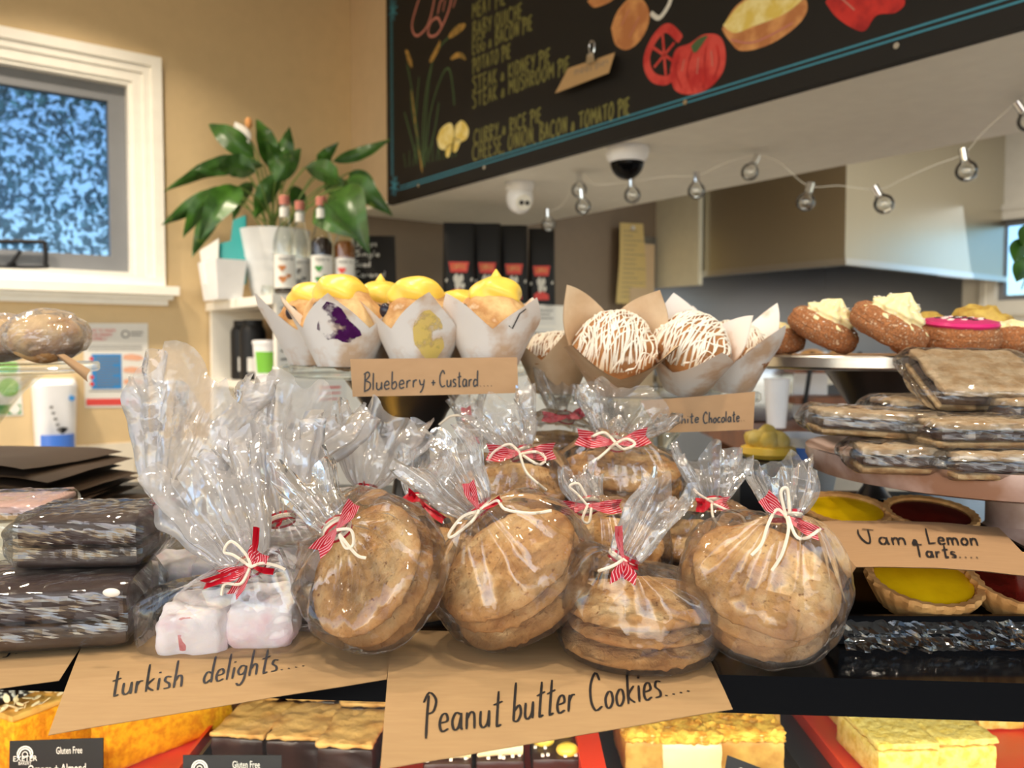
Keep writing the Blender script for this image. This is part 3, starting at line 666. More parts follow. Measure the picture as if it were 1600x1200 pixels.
paper_on('printed_notice', [(434, 470), (474, 468), (474, 590), (434, 592)], 'white printed notice taped to the cabinet side next to the open shelves', LN)
paper_on('printed_notice', [(452, 596), (540, 594), (540, 690), (452, 692)], 'white notice with a red line taped low under the glass stand', [(.1, .13, .5, .9), (.2, .22, .5, .9), (.3, .32, .5, .85)] , ink='red_print')
for i, (x0, x1, y0, y1) in enumerate([(740, 772, 476, 505), (778, 820, 476, 506), (824, 852, 478, 506), (822, 868, 478, 508), (738, 776, 510, 548), (780, 826, 510, 548), (828, 866, 512, 548), (870, 905, 520, 552)]):
    if i == 2: continue
    paper_on('order_docket', [(x0, y0), (x1, y0 + 1), (x1, y1), (x0, y1)], 'small white paper taped to the cabinet side behind the muffins', [(.2, .26, .1, .9), (.4, .46, .1, .8), (.6, .66, .1, .9)], group='small papers behind the muffins')
paper_on('order_docket', [(896, 474), (930, 478), (922, 512), (890, 506)], 'tilted white paper at the far end of the row of taped papers', [(.2, .26, .1, .9), (.5, .56, .1, .8)], group=None, lift=.004)
g = MB(); g.M = MC; ob = g
# things on the open shelf
def CP(x, y, z): return MC @ V((x, y, z))
def shelf_jar(name, x, y, mat, prof, label, cat, n=20, group=None):
    return pot_lathe(name, mat, CP(x, y, zs + .001), prof, label, cat, group, n)
for k, x in enumerate((.09, .185)):
    t = thing('thermos_flask', 'black insulated flask on the white shelf, ' + ('first from the wall' if k == 0 else 'second from the wall'), 'flask', CP(x + .07, .07, zs + .001), 'black flasks on the shelf')
    obj('flask_body', MB().lathe([(.043, 0), (.045, .01), (.045, .17), (.038, .185), (.034, .19), (.034, .21)], 20, CP(x + .07, .07, zs + .001)), M['black'], t)
    q = CP(x + .07, .07, zs + .03); dd = (CAM - q); dd.z = 0; dd.normalize(); e = dd.cross(Z)*-1
    g = MB().grid(lambda u, v: q + (dd*math.cos((u-.5)*.9) + e*math.sin((u-.5)*.9))*.0458 + Z*(.05*v), 6, 1); obj('flask_label', g, M['white_paper'], t)
t = thing('coffee_grinder_bin', 'big black bin with lid on the white shelf behind the flasks', 'bin', CP(.36, .13, zs + .001))
obj('bin_body', MB().rbox((.13, .13, .20), .02, 6, c=CP(.34, .20, zs + .101)), M['black'], t); obj('bin_lid', MB().rbox((.14, .14, .02), .008, 4, c=CP(.34, .20, zs + .213)), M['black'], t)
t = thing('yoghurt_tub', 'white tub with green label on the shelf', 'tub', CP(.43, .055, zs + .001))
obj('tub_body', MB().lathe([(.046, 0), (.054, .125), (.056, .125), (.056, .135), (.05, .138)], 24, CP(.45, .055, zs + .001)), M['white_plastic'], t)
q = CP(.45, .055, zs + .001); dd = (CAM - q); dd.z = 0; dd.normalize(); e = dd.cross(Z)*-1
g = MB().grid(lambda u, v: q + (dd*math.cos((u-.75)*1.3) + e*math.sin((u-.75)*1.3))*(.0490 + .0062*v) + Z*(.03 + .07*v), 8, 1); obj('tub_label', g, M['lime'], t)
t = thing('sauce_bottle', 'brown bottle with round white label at the shelf edge beside the tub', 'bottle', CP(.565, .06, zs + .001))
obj('bottle_body', MB().lathe([(.03, 0), (.032, .01), (.032, .12), (.02, .14), (.014, .15), (.014, .17)], 20, CP(.565, .06, zs + .001)), M['wood'], t)
obj('cap', MB().lathe([(.016, .17), (.016, .185)], 14, CP(.565, .06, zs + .001)), M['white_plastic'], t)
t = thing('paper_carton', 'tan carton leaning at the wall end of the shelf', 'carton', CP(.07, .2, zs + .001)); obj('carton_body', MB().rbox((.08, .10, .22), .004, 3, c=CP(.085, .22, zs + .112)), M['kraft'], t)
t = thing('clay_jar', 'brown jar with lid on the lower shelf', 'jar', CP(.50, .1, zs - .36 + .001))
obj('jar_body', MB().lathe([(.05, 0), (.062, .04), (.062, .20), (.05, .23)], 22, CP(.50, .1, zs - .359)), M['wood'], t); obj('lid', MB().lathe([(.056, .23), (.056, .25), (.02, .26)], 22, CP(.50, .1, zs - .359)), M['wood'], t)

# syrup bottles standing on the cabinet
def syrup(px, y, h, level, liq, lab, label, accent):
    b = atY(px, 456, y); b.z = zTop + .0008; k = h/.315; R = .0365*k
    t = thing('syrup_bottle', label, 'bottle', b, 'syrup bottles on the cabinet')
    prof = [(R*.9, 0), (R, .006), (R, .165*k), (R*.86, .19*k), (R*.5, .225*k), (.0145*k, .245*k), (.0145*k, .285*k)]
    obj('bottle_glass', MB().lathe(prof, 24, b), M['bottle'], t)
    lp = [(r*.93, z + .003) for r, z in prof if z < level*k] ; lp.append((R*.92 if level < .17 else R*.6, level*k))
    obj('syrup', MB().lathe(lp, 24, b), M[liq], t)
    obj('cap', MB().lathe([(.0165*k, .286*k), (.0165*k, .312*k), (.014*k, .315*k)], 16, b), M['chalk_pink'] if accent != 'white' else M['white_plastic'], t)
    dd = (CAM - b); dd.z = 0; dd.normalize(); e = Z.cross(dd)
    def cyl(r, a, z): return b + (dd*math.cos(a) + e*math.sin(a))*r + Z*z
    lb = obj('label', MB().grid(lambda u, v: cyl(R*1.012, (u-.5)*2.2, (.022 + .105*v)*k), 10, 1), M['white_paper'], t)
    obj('neck_label', MB().grid(lambda u, v: cyl(.0152*k, (u-.5)*3, (.247 + .03*v)*k), 8, 1), M['white_paper'], t)
    g = MB()
    for i, ch in enumerate("MONIN"): a = (i - 2)*.24 ; font_loc(g, ch, cyl(R*1.02, a - .07, .108*k), (dd*-math.sin(a) + e*math.cos(a)), Z, .013*k, .0006)
    obj('label_lettering', g, M['ink'], t, False)
    g = MB()
    for z, a, r in ((.085, -.25, .012), (.05, -.2, .013), (.06, .3, .008)):
        c = cyl(R*1.02, a, z*k); n_ = dd*math.cos(a) + e*math.sin(a); x_ = Z.cross(n_)
        g.add([c + n_*.0006 + (x_*math.cos(q) + Z*math.sin(q)*.75)*r*(1 + .25*math.sin(3*q)) for q in [2*PI*j/12 for j in range(12)]], [list(range(12))])
    obj('label_picture', g, M[{'red': 'chalk_brown', 'green': 'green', 'white': 'red_print', 'grey': 'grey_print'}[accent]], t, False)
syrup(446, 2.66, .315, .055, 'syrup', 0, 'nearly empty syrup bottle with brown pictures on its label beside the white pot', 'red')
syrup(470, 2.76, .315, .05, 'syrup', 0, 'nearly empty syrup bottle half hidden behind another bottle', 'grey')
syrup(503, 2.68, .315, .185, 'syrup', 0, 'full dark syrup bottle with green leaf on its label', 'green')
syrup(539, 2.70, .300, .185, 'amber', 0, 'amber syrup bottle with red picture on its label beside the small chalkboard', 'white')
# little chalkboard
bb = atY(583, 455, 2.78); bb.z = zTop + .001
t = thing('chalkboard_sign', 'small black chalkboard listing syrup flavours, leaning behind the bottles', 'chalkboard', bb)
dd = V((CAM.x - bb.x - .3, CAM.y - bb.y, 0)).normalized(); ex = Z.cross(dd); upb = (Z - dd*.22).normalized()
g = MB(); g.prism([bb + ex*-.078, bb + ex*.078, bb + ex*.070 + upb*.215, bb + ex*-.070 + upb*.215], dd*.008); obj('board_panel', g, M['board'], t, False)
g = MB()
for k, (s_, wd_) in enumerate((("Syrups", .07), ("Single", .08), ("Iced", .05), ("Caramel", .10), ("Strawberry", .12))):
    write_loc(g, s_ if k != 2 else "Sced", bb + dd*.0085 + ex*-.06 + upb*(.178 - .036*k), ex, upb, wd_, .022, .0028)
obj('chalk_lettering', g, M['chalk_white'], t, False)
# coffee bags
for i, (px, y0, wpx) in enumerate([(717, 348, 52), (761, 349, 46), (803, 352, 46), (846, 357, 44)]):
    y = 3.10 + .055*i; b = atY(px, 466, y); b.z = zTop + .001; W = wpx/1300*y/2*.97; H = atY(px, y0, y).z - b.z
    t = thing('coffee_bag', 'black coffee bag with red banner, ' + ['first of the four, nearest the syrup bottles', 'second of the four from the syrup bottles', 'third of the four from the syrup bottles', 'last of the four, nearest the pillar'][i], 'coffee bag', b, 'coffee bags on the cabinet')
    dd = V((CAM.x - b.x, CAM.y - b.y, 0)).normalized(); ex = Z.cross(dd)
    def sec(v): return (1.0 - .06*v), (.042*(1 - v**2.2) + .003)
    def bagf(u, v):
        a = 2*PI*u; sw_, dp = sec(v); ca, sa = math.cos(a), math.sin(a)
        x = W*sw_*math.copysign(abs(ca)**.35, ca); d = dp*math.copysign(abs(sa)**.5, sa)
        return b + ex*x + dd*(d + .002*noise.noise(V((x*40, v*6, i)))) + Z*(H*v)
    g = MB().grid(bagf, 36, 14, wrap=True); g.add([bagf(k/36, 0) for k in range(36)], [list(range(36))[::-1]]); obj('bag_body', g, M['gloss_black'] if 0 else M['black'], t)
    def fr(x, v): return b + ex*x*W + dd*(sec(v)[1] + .004) + Z*(H*v)
    g = MB(); g.add([fr(-.62, .50), fr(.62, .50), fr(.5, .37), fr(-.5, .37)][::-1], [(0, 1, 2, 3)]); obj('red_banner', g, M['red_print'], t, False); g = MB(); g.add([fr(-.55, .13), fr(-.1, .18), fr(.5, .13), fr(.55, .06), fr(-.5, .06)][::-1], [(0, 1, 2, 3, 4)]); obj('red_scroll', g, M['red_print'], t, False)
    g = MB()
    for x, v, r in ((-.18, .30, .16), (.12, .29, .17), (-.05, .22, .2), (.25, .2, .12), (-.75, .27, .07), (.78, .28, .07)):
        g.add([fr(x + r*math.cos(q), v + r*.32*math.sin(q)*(1 + .3*math.sin(2*q))) + dd*.001 for q in [2*PI*j/10 for j in range(10)]], [list(range(10))])
    obj('printed_picture', g, M['chalk_white'], t, False)
    g = MB(); write_loc(g, "COFFEE", fr(-.45, .41) + dd*.001, ex, Z, W*.9, H*.06, .0016); obj('banner_lettering', g, M['chalk_cream'], t, False)

# peace lily in a white pot
pb_ = atY(431, 458, 2.98); pb_.z = zTop + .001
pl = thing('potted_peace_lily', 'peace lily with drooping glossy leaves in a white ridged pot', 'potted plant', pb_)
pt = obj('pot', MB().lathe([(.070, 0), (.076, .006)] + [(.078 + .046*(k/20)**.8 + (.0018 if k % 3 == 0 and k < 13 else 0), .01 + .238*k/20) for k in range(21)] + [(.112, .246), (.110, .21)], 40, pb_), M['pot'], pl)
obj('soil', MB().lathe([(.105, .208), (.10, .222), (.05, .228)], 24, pb_), M['choc'], pl)
PC = pb_ + Z*.225
leaves = [((412,258),(256,300),-.05,.036),((360,300),(252,352),-.1,.034),((398,246),(326,194),.0,.040),((420,262),(400,186),.05,.036),((436,250),(452,198),.0,.030),((448,275),(418,222),-.05,.04),((374,292),(312,376),-.22,.046),((352,292),(286,372),-.08,.034),
 ((345,310),(300,402),.02,.034),((520,252),(610,217),-.05,.022),((476,262),(532,288),-.15,.040),((540,282),(614,338),-.12,.042),((536,292),(578,398),-.30,.060),((498,318),(562,374),-.32,.040),((440,270),(398,342),-.1,.034),((460,290),(474,344),.05,.03),((500,262),(530,222),.1,.026),((400,268),(340,262),-.2,.042),((430,285),(470,232),-.12,.034),((505,290),(556,300),.06,.036),((395,285),(365,345),.05,.03),((372,252),(300,268),-.02,.030),((545,270),(590,300),.02,.034)]
gl_, gs_ = MB(), MB()
for i, (a, b, dy, wd) in enumerate(leaves):
    A = atY(*a, 2.96 + dy*.6); B = atY(*b, 2.96 + dy); ax = B - A; Ln = ax.length; ax.normalize()
    sd = ax.cross((CAM - A).normalized()).normalized(); nr = sd.cross(ax); nr = nr if nr.z > 0 or abs(nr.z) < .2 else -nr
    tw = (i*37 % 10 - 5)*.09; sd = (sd*math.cos(tw) + nr*math.sin(tw)).normalized(); nr = ax.cross(sd); nr = nr if nr.z > 0 else -nr
    def lf(u, v):
        x = (u - .5)*2; wv = wd*1.12*(math.sin(PI*min(1, v**.75))**.9)*(1 - .25*v) + .0006
        return A + ax*(Ln*v) + sd*(x*wv) + nr*(Ln*.20*math.sin(PI*v) + abs(x)*wv*.35 + .003*math.sin(v*22)*abs(x))
    gl_.grid(lf, 6, 14)
    r = PC + V((.03*math.sin(i*2.4), .03*math.cos(i*2.4), 0)); gs_.tube(catmull([r, r*.45 + A*.55 + Z*.03, A], 6), .0028, 6)
obj('foliage', gl_, M['leaf'], pl, 'all'); 
fb = atY(386, 200, 2.95); gs_.tube(catmull([PC, PC*.4 + fb*.6 + Z*.05, fb - Z*.03], 6), .003, 6)
obj('stalks', gs_, M['stem'], pl)
g = MB().grid(lambda u, v: fb + V((-.035 + .05*v, -.01, .015 - .075*v + .0)) + V((1, .2, .3)).normalized()*((u-.5)*.05*math.sin(PI*min(1, v + .06))) + V((0, -1, 0))*(.012*math.cos((u-.5)*PI)), 6, 8)
fl = obj('flower', g, M['white_paper'], pl, 'all'); obj('spadix', MB().ball((.013, .013, .02), fb + V((.012, -.02, .012)), 12, 8), M['chalk_brown'], fl)
# white bin and teal things beside the pot
wb = atY(348, 470, 2.93); wb.z = zTop + .001
t = thing('white_caddy', 'white plastic caddy standing at the wall end of the cabinet', 'caddy', wb)
cw = [(-.085, .05), (.085, .05)]
def cdy(s): return [wb + EB*(-.095*s) + UL*(-.05*s), wb + EB*(.095*s) + UL*(-.05*s), wb + EB*(.095*s) + UL*(.05*s), wb + EB*(-.095*s) + UL*(.05*s)]
g = MB(); lo = cdy(.82); hi = [p + Z*.135 for p in cdy(1.06)]; hi2 = [p + Z*.134 for p in cdy(.98)]; lo2 = [p + Z*.006 for p in cdy(.76)]
g.add(lo + hi + hi2 + lo2, [(3, 2, 1, 0)] + [(i, (i+1) % 4, 4 + (i+1) % 4, 4 + i) for i in range(4)] + [(4+i, 4+(i+1) % 4, 8+(i+1) % 4, 8+i) for i in range(4)] + [(8+i, 8+(i+1) % 4, 12+(i+1) % 4, 12+i) for i in range(4)] + [(12, 13, 14, 15)])
obj('caddy_body', g, M['white_plastic'], t, False)
def slab(name, quad, y, thick, mat, label, cat):
    q = [atY(px, py, y) for px, py in quad]; single(name, MB().prism(q, V((0, thick, 0))), M[mat], label, cat, None, False)
slab('teal_folder', [(352, 444), (384, 444), (384, 336), (364, 344)], 2.915, .012, 'teal', 'teal folder standing in the white caddy', 'folder')
slab('teal_sleeve', [(328, 444), (350, 444), (362, 376), (326, 384)], 2.945, .010, 'teal', 'shorter teal sleeve at the wall end of the white caddy', 'sleeve')
slab('white_envelope', [(318, 444), (340, 444), (342, 372), (312, 392)], 2.93, .004, 'white_paper', 'white envelope sticking up out of the white caddy', 'envelope')
pot_lathe('glass_jar', M['bottle'], CP(.50, .03, zTop + .001), [(.018, 0), (.02, .02), (.016, .035)], 'tiny clear glass jar at the cabinet corner by the pot', 'jar')

# papers and pins on the pillar
pq = [onL(px, py, .052) for px, py in ((968, 348), (1004, 350), (1011, 475), (964, 474))]
c = sum(pq, V((0,0,0)))/4; t = thing('handwritten_list', 'long yellowed handwritten list pinned to the pillar', 'list', c)
S = patch(pq, lambda u, v: NL*(.004 + .010*math.sin(v*5)*v)); g = MB().grid(S, 6, 16); obj('list_sheet', g, M['old_paper'], t)
g = MB()
for k in range(15):
    v = .1 + k*.058; e = .62 + .25*math.sin(k*4.1); pts = [S(.14 + (e - .02)*j/12, v + .006*math.sin(j*2.3 + k)) + NL*.001 for j in range(13)]; stroke(g, pts, [NL]*13, .003)
obj('list_handwriting', g, M['grey_print'], t, False)
g = MB().ball(.012, S(.5, .06) + NL*.006, 12, 8); obj('pin', g, M['white_plastic'], t)
yq = [onL(px, py, .0105) for px, py in ((1004, 480), (1032, 481), (1031, 521), (1003, 520))]
c = sum(yq, V((0,0,0)))/4; t = thing('yellow_note', 'yellow note stuck beside the pillar under the long list', 'note', c); obj('note_sheet', MB().prism(yq, NL*.001), M['old_paper'], t, False)
g = MB()
for k in range(5): a = yq[0].lerp(yq[3], .15 + k*.16).lerp(yq[1].lerp(yq[2], .15 + k*.16), .15); b = yq[0].lerp(yq[3], .15 + k*.16).lerp(yq[1].lerp(yq[2], .15 + k*.16), .8); stroke(g, [a + NL*.0012, b + NL*.0012], [NL]*2, .004)
obj('note_handwriting', g, M['grey_print'], t, False)

# cameras and string lights under the soffit
c = atY(980, 232, 2.32); c.z = SO - .0005
t = thing('dome_camera', 'black security dome camera with white base under the servery soffit', 'security camera', c)
obj('base', MB().lathe([(.060, 0), (.060, -.012), (.055, -.030), (.048, -.040)], 32, c), M['white_plastic'], t)
obj('dome', MB().ball((.047, .047, .050), c - Z*.036, 28, 16, lambda p: V((p.x, p.y, min(p.z, .004)))), M['gloss_black'], t)
c = atY(812, 290, 2.80); c.z = SO - .0005
t = thing('turret_camera', 'white two-lens security camera under the soffit above the coffee bags', 'security camera', c)
obj('base', MB().lathe([(.048, 0), (.048, -.012), (.044, -.03)], 28, c), M['white_plastic'], t)
obj('camera_ball', MB().ball((.045, .045, .052), c - Z*.052, 28, 16), M['white_plastic'], t)
dd = (CAM - (c - Z*.05)).normalized(); dd = (dd + V((.35, 0, -.25))).normalized(); ex = dd.cross(Z).normalized(); f0 = c - Z*.055 + dd*.043
g = MB().tube([f0 - dd*.004, f0 + dd*.006], .025, 20); fp = obj('face_plate', g, M['soffit'], t)
for s in (-1, 1): obj('lens', MB().tube([f0 + ex*(s*.010) + dd*.005, f0 + ex*(s*.010) + dd*.009], .0075, 14), M['black'], fp)
sl = thing('string_lights', 'string of clear round bulbs looped under the servery soffit', 'string lights', atY(1175, 243, 2.36))
wpts = [((858, 331), 2.85), ((880, 318), 2.80), ((906, 273), 2.62), ((930, 288), 2.55), ((985, 284), 2.48), ((1040, 276), 2.42), ((1090, 274), 2.38), ((1130, 256), 2.36), ((1176, 244), 2.35), ((1215, 252), 2.30), ((1262, 290), 2.22), ((1310, 290), 2.15), ((1372, 296), 2.08), ((1410, 280), 2.02), ((1460, 258), 1.96), ((1506, 240), 1.93), ((1535, 208), 1.89), ((1570, 176), 1.86), ((1602, 150), 1.84), ((1640, 160), 1.8)]
wp = [atY(*p, y) for p, y in wpts]
for p in wp: p.z = min(p.z, SO - .004)
obj('wire', MB().tube(catmull(wp, 5), .0011, 5), M['soffit'], sl)
for (bx, by), (ex_, ey_), y in [((856, 331), (857, 350), 2.85), ((905, 272), (905, 296), 2.62), ((909, 300), (911, 322), 2.58), ((987, 284), (988, 304), 2.48), ((1088, 274), (1088, 297), 2.38), ((1182, 246), (1172, 268), 2.35), ((1266, 290), (1259, 315), 2.22), ((1370, 298), (1381, 318), 2.08), ((1506, 240), (1510, 266), 1.93), ((1596, 170), (1608, 188), 1.85)]:
    a = atY(bx, by, y); b = atY(ex_, ey_, y)
    if a.z > SO - .008: b.z -= a.z - SO + .008; a.z = SO - .008
    d = (b - a).normalized(); R = .0245
    bl = obj('bulb', MB().lathe([(.009, -.006), (.010, .0)] + [(R*math.sin(q), R*1.05 - R*math.cos(q)) for q in [PI*(.16 + .8*k/12) for k in range(13)]], 20, (0, 0, 0), lambda p: b - d*R + (d.orthogonal().normalized()*p.x + d.cross(d.orthogonal().normalized())*p.y + d*p.z)), M['bulb'], sl)
    obj('socket', MB().tube([b - d*(R + .026), b - d*(R - .002)], .0098, 14), M['chrome'], bl)

# poster, soap dispenser and green notice on the tan wall
def wall_sheet(name, quad, label, cat, d=.002):
    q = [onL(*p, d) for p in quad]; c = sum(q, V((0,0,0)))/4; c.z = min(a.z for a in q)
    t = thing(name, label, cat, c); obj('sheet', MB().prism(q, NL*-.0012), M['white_paper'], t, False)
    return t, (lambda u, v, e=.0008: q[0].lerp(q[1], u).lerp(q[3].lerp(q[2], u), v) + NL*e)
t, P = wall_sheet('hand_washing_poster', [(130, 505), (231, 505), (233, 636), (133, 637)], 'how to wash your hands poster with blue panel on the tan wall', 'poster')
ux = (P(1, 0) - P(0, 0)).normalized(); uy = (P(0, 0) - P(0, 1)).normalized(); pw = (P(1, 0) - P(0, 0)).length
def quadf(mb, u0, v0, u1, v1, e=.0008): mb.add([P(u0, v0, e), P(u0, v1, e), P(u1, v1, e), P(u1, v0, e)], [(0, 1, 2, 3)])
g = MB()
for k, s_ in enumerate(("HOW TO WASH", "YOUR HANDS", "PROPERLY")): font_loc(g, s_, P(.05, .105 + .05*k), ux, uy, .016, .0004, pw*(.43, .38, .30)[k])
quadf(g, .02, .895, .82, .975); obj('red_lettering', g, M['red_print'], t, False)
g = MB(); quadf(g, .11, .365, .57, .78); obj('blue_panel', g, M['blue_print'], t, False)
g = MB()
for v in (.42, .64, .72): 
    c = P(.11, v, .0012); g.add([c + ux*.007*math.cos(q) + uy*.007*math.sin(q) for q in [2*PI*j/12 for j in range(12)]], [list(range(12))])
obj('red_dot', g, M['red_print'], t, False)
g = MB()
for k in range(12): quadf(g, .18, .40 + k*.031, .54 - .1*(k % 4 == 3), .412 + k*.031, .0012)
for k in range(3): quadf(g, .06, .265 + k*.025, .9, .272 + k*.025)
quadf(g, .06, .80, .6, .81); quadf(g, .66, .84, .95, .86); quadf(g, .86, .9, .96, .975); font_loc(g, "healthed", P(.72, .82), ux, uy, .010, .0004, pw*.2); obj('small_print', g, M['grey_print'], t, False)
g = MB(); c = P(.64, .13, .001); ring_ = [(c + ux*r*math.cos(q) + uy*r*math.sin(q)) for r in (.010, .014) for q in [2*PI*j/20 for j in range(20)]]
g.add(ring_, [(i, (i+1) % 20, 20 + (i+1) % 20, 20 + i) for i in range(20)]); quadf(g, .72, .10, .92, .115); quadf(g, .72, .135, .9, .15); obj('grey_logo', g, M['grey_print'], t, False)
g = MB()
for v in (.41, .56, .70): fp_ = [(.60, v - .03), (.72, v - .045), (.86, v - .03), (.93, v + .01), (.84, v + .035), (.70, v + .03), (.6, v + .02)]; g.add([P(a, b, .0008) for a, b in fp_][::-1], [list(range(7))])
obj('hands_picture', g, M['skin_print'], t, False)
t, P = wall_sheet('green_notice', [(-60, 570), (31, 570), (36, 649), (-58, 652)], 'notice with green circles and green footer beside the soap dispenser', 'notice')
ux = (P(1, 0) - P(0, 0)).normalized(); uy = (P(0, 0) - P(0, 1)).normalized()
g = MB(); quadf(g, .02, .78, .97, .97); obj('green_footer', g, M['green'], t, False)
g = MB()
for u, v in ((.78, .02), (.78, .42), (.35, .42)): c = P(u, v + .02, .001); g.add([c + ux*.030*math.cos(q) + uy*.030*math.sin(q) for q in [2*PI*j/24 for j in range(24)]], [list(range(24))])
obj('green_circle', g, M['lime'], t, False)
g = MB(); c = P(.86, .87, .0014); g.add([c + ux*.016*math.cos(q) + uy*.016*math.sin(q) for q in [2*PI*j/16 for j in range(16)]], [list(range(16))]); obj('footer_emblem', g, M['white_paper'], t, False)
# soap dispenser
q00 = onL(47, 592); q11 = onL(120, 695); sw0, sw1 = sL(q00), sL(q11); hz_ = q00.z - q11.z; smid = (sw0 + sw1)/2; wdt = abs(sw0 - sw1)
t = thing('soap_dispenser', 'white wall soap dispenser with blue push bar', 'soap dispenser', WK(-smid, .05, q11.z))
def SD(x, d, z): return WK(-smid + x*wdt/2, d, q11.z + z*hz_)
def sdf(u, v):
    a = PI*u; dep = .085*(1 - .25*(1 - v)) ; k = 1 - .10*max(0, v - .9)/.1 - .12*(1 - v)
    x = -math.cos(a); x = math.copysign(abs(x)**.6, x); d = math.sin(a)**.5
    return SD(x*k, .001 + dep*d*(1 if v < .93 else 1 - (v - .93)*4), v)
g = MB().grid(sdf, 24, 24); g.add([sdf(k/24, 1) for k in range(25)], [list(range(25))]); g.add([sdf(k/24, 0) for k in range(25)], [list(range(25))[::-1]]); obj('dispenser_body', g, M['white_plastic'], t)
g = MB().grid(lambda u, v: SD(-.75 + 1.5*u, .062 + .028*math.sin(PI*u)**.5, -.02 + .22*v), 10, 4); g.grid(lambda u, v: SD(.75 - 1.5*u, .02, -.02 + .22*v), 2, 2); obj('push_bar', g, M['blue_plastic'], t)
g = MB()
for k in range(5): c = SD(-.30 + .09*k*.9, .0875, .60 - .085*k); g.tube([c, c + NL*.003], .0055, 12)
obj('button_dot', g, M['grey_print'], t)
g = MB(); c = [SD(x, .0885, z) for x, z in ((-.12, .29), (.2, .31), (.42, .29), (.3, .24), (.15, .21), (.0, .24))]; g.add(c[::-1], [list(range(6))]); g.box; obj('sight_window', g, M['black'], t, False)
g = MB(); c = SD(.62, .079, .72); g.tube([c, c + NL*.004], .009, 14); obj('blue_emblem', g, M['blue_print'], t)

# ------------------------------------------------------------------ display case
ANG = math.radians(-4.2); CE = V((0.0, .541, 0))
XC = V((math.cos(ANG), math.sin(ANG), 0)); YC = V((-math.sin(ANG), math.cos(ANG), 0))
def case(x, y, z): return CE + XC*x + YC*y + Z*z
MCASE = Matrix((XC, YC, Z)).transposed().to_4x4(); MCASE.translation = CE
dc = thing('display_case', 'black glass-topped bakery display case with lit trays inside', 'display case', CE)
g = MB(); g.M = MCASE; g.box((-1.3, 0, ZC - .025), (1.3, .72, ZC)); obj('case_top', g, M['gloss_black'], dc, False)
g = MB(); g.M = MCASE; g.box((-1.3, .015, .9), (1.3, .020, ZC - .026)); obj('front_pane', g, M['case_glass'], dc, False)
ZS = 1.09
g = MB(); g.M = MCASE; g.box((-1.3, .021, ZS - .02), (1.3, .70, ZS)); obj('case_shelf', g, M['dark_tray'], dc, False)
g = MB(); g.M = MCASE; g.box((-1.3, .70, .9), (1.3, .715, ZC - .026)); obj('rear_panel', g, M['black'], dc, False)
g = MB(); g.M = MCASE; g.box((-1.3, .0, 0), (1.3, .70, .9)); obj('case_base', g, M['black'], dc, False)
for x in (-1.3, 1.28): g = MB(); g.M = MCASE; g.box((x, .021, ZS + .001), (x + .02, .70, ZC - .026)); obj('end_panel', g, M['black'], dc, False)

# trays and cakes inside
def px_x(px, y, z): d = ray(px, 1150); return (px - CX)/F*(y*FW.y + (z - CAM.z)*FW.z)
def tray(name, pxl, pxr, mat, label, wall=.016, y0=.66, y1=1.18, tr=.004):
    yl = .93
    x0, x1 = px_x(pxl, yl, ZS), px_x(pxr, yl, ZS); z = ZS + .0006
    g = MB(); t_ = .004
    g.box((x0, y0, z), (x1, y1, z + t_)); g.box((x0, y0, z + t_), (x0 + t_, y1, z + wall)); g.box((x1 - tr, y0, z + t_), (x1, y1, z + wall)); g.box((x0 + t_, y0, z + t_), (x1 - tr, y0 + t_, z + wall)); g.box((x0 + t_, y1 - t_, z + t_), (x1 - tr, y1, z + wall))
    return single(name, g, mat, label, 'tray', None, False), x0, x1
def tp(px, y, dz=.0): return V((px_x(px, y, ZS + dz), y, ZS + .0052 + dz))
tray('cake_tray', 20, 318, M['red_tray'], 'red tray under the orange almond cakes')
tray('brownie_tray', 332, 612, M['dark_tray'], 'dark tray under the pale crusted brownies')
tray('slice_tray', 624, 926, M['red_tray'], 'red tray under the cream topped chocolate slices', .05, tr=.024)
tray('caramel_tray', 935, 1222, M['dark_tray'], 'dark tray under the yellow crumble slices')
tray('coconut_tray', 1280, 1640, M['red_tray'], 'red tray under the coconut slices')
tray('tart_tray', -260, 8, M['dark_tray'], 'dark tray under the nutty chocolate tart')
def place(o_pts, c, rz):
    m = Matrix.Rotation(rz, 4, 'Z'); return [c + m @ V(p) for p in o_pts]
def blob(name, size, r, amp, sc, seed, c, rz, mat, parent, tilt=None, seg=10):
    g = MB().rbox(size, r, seg, amp, sc, seed); m = Matrix.Rotation(rz, 3, 'Z')
    if tilt: m = m @ Matrix.Rotation(tilt[1], 3, tilt[0])
    g.v = [V(c) + m @ p for p in g.v]; return obj(name, g, mat, parent)
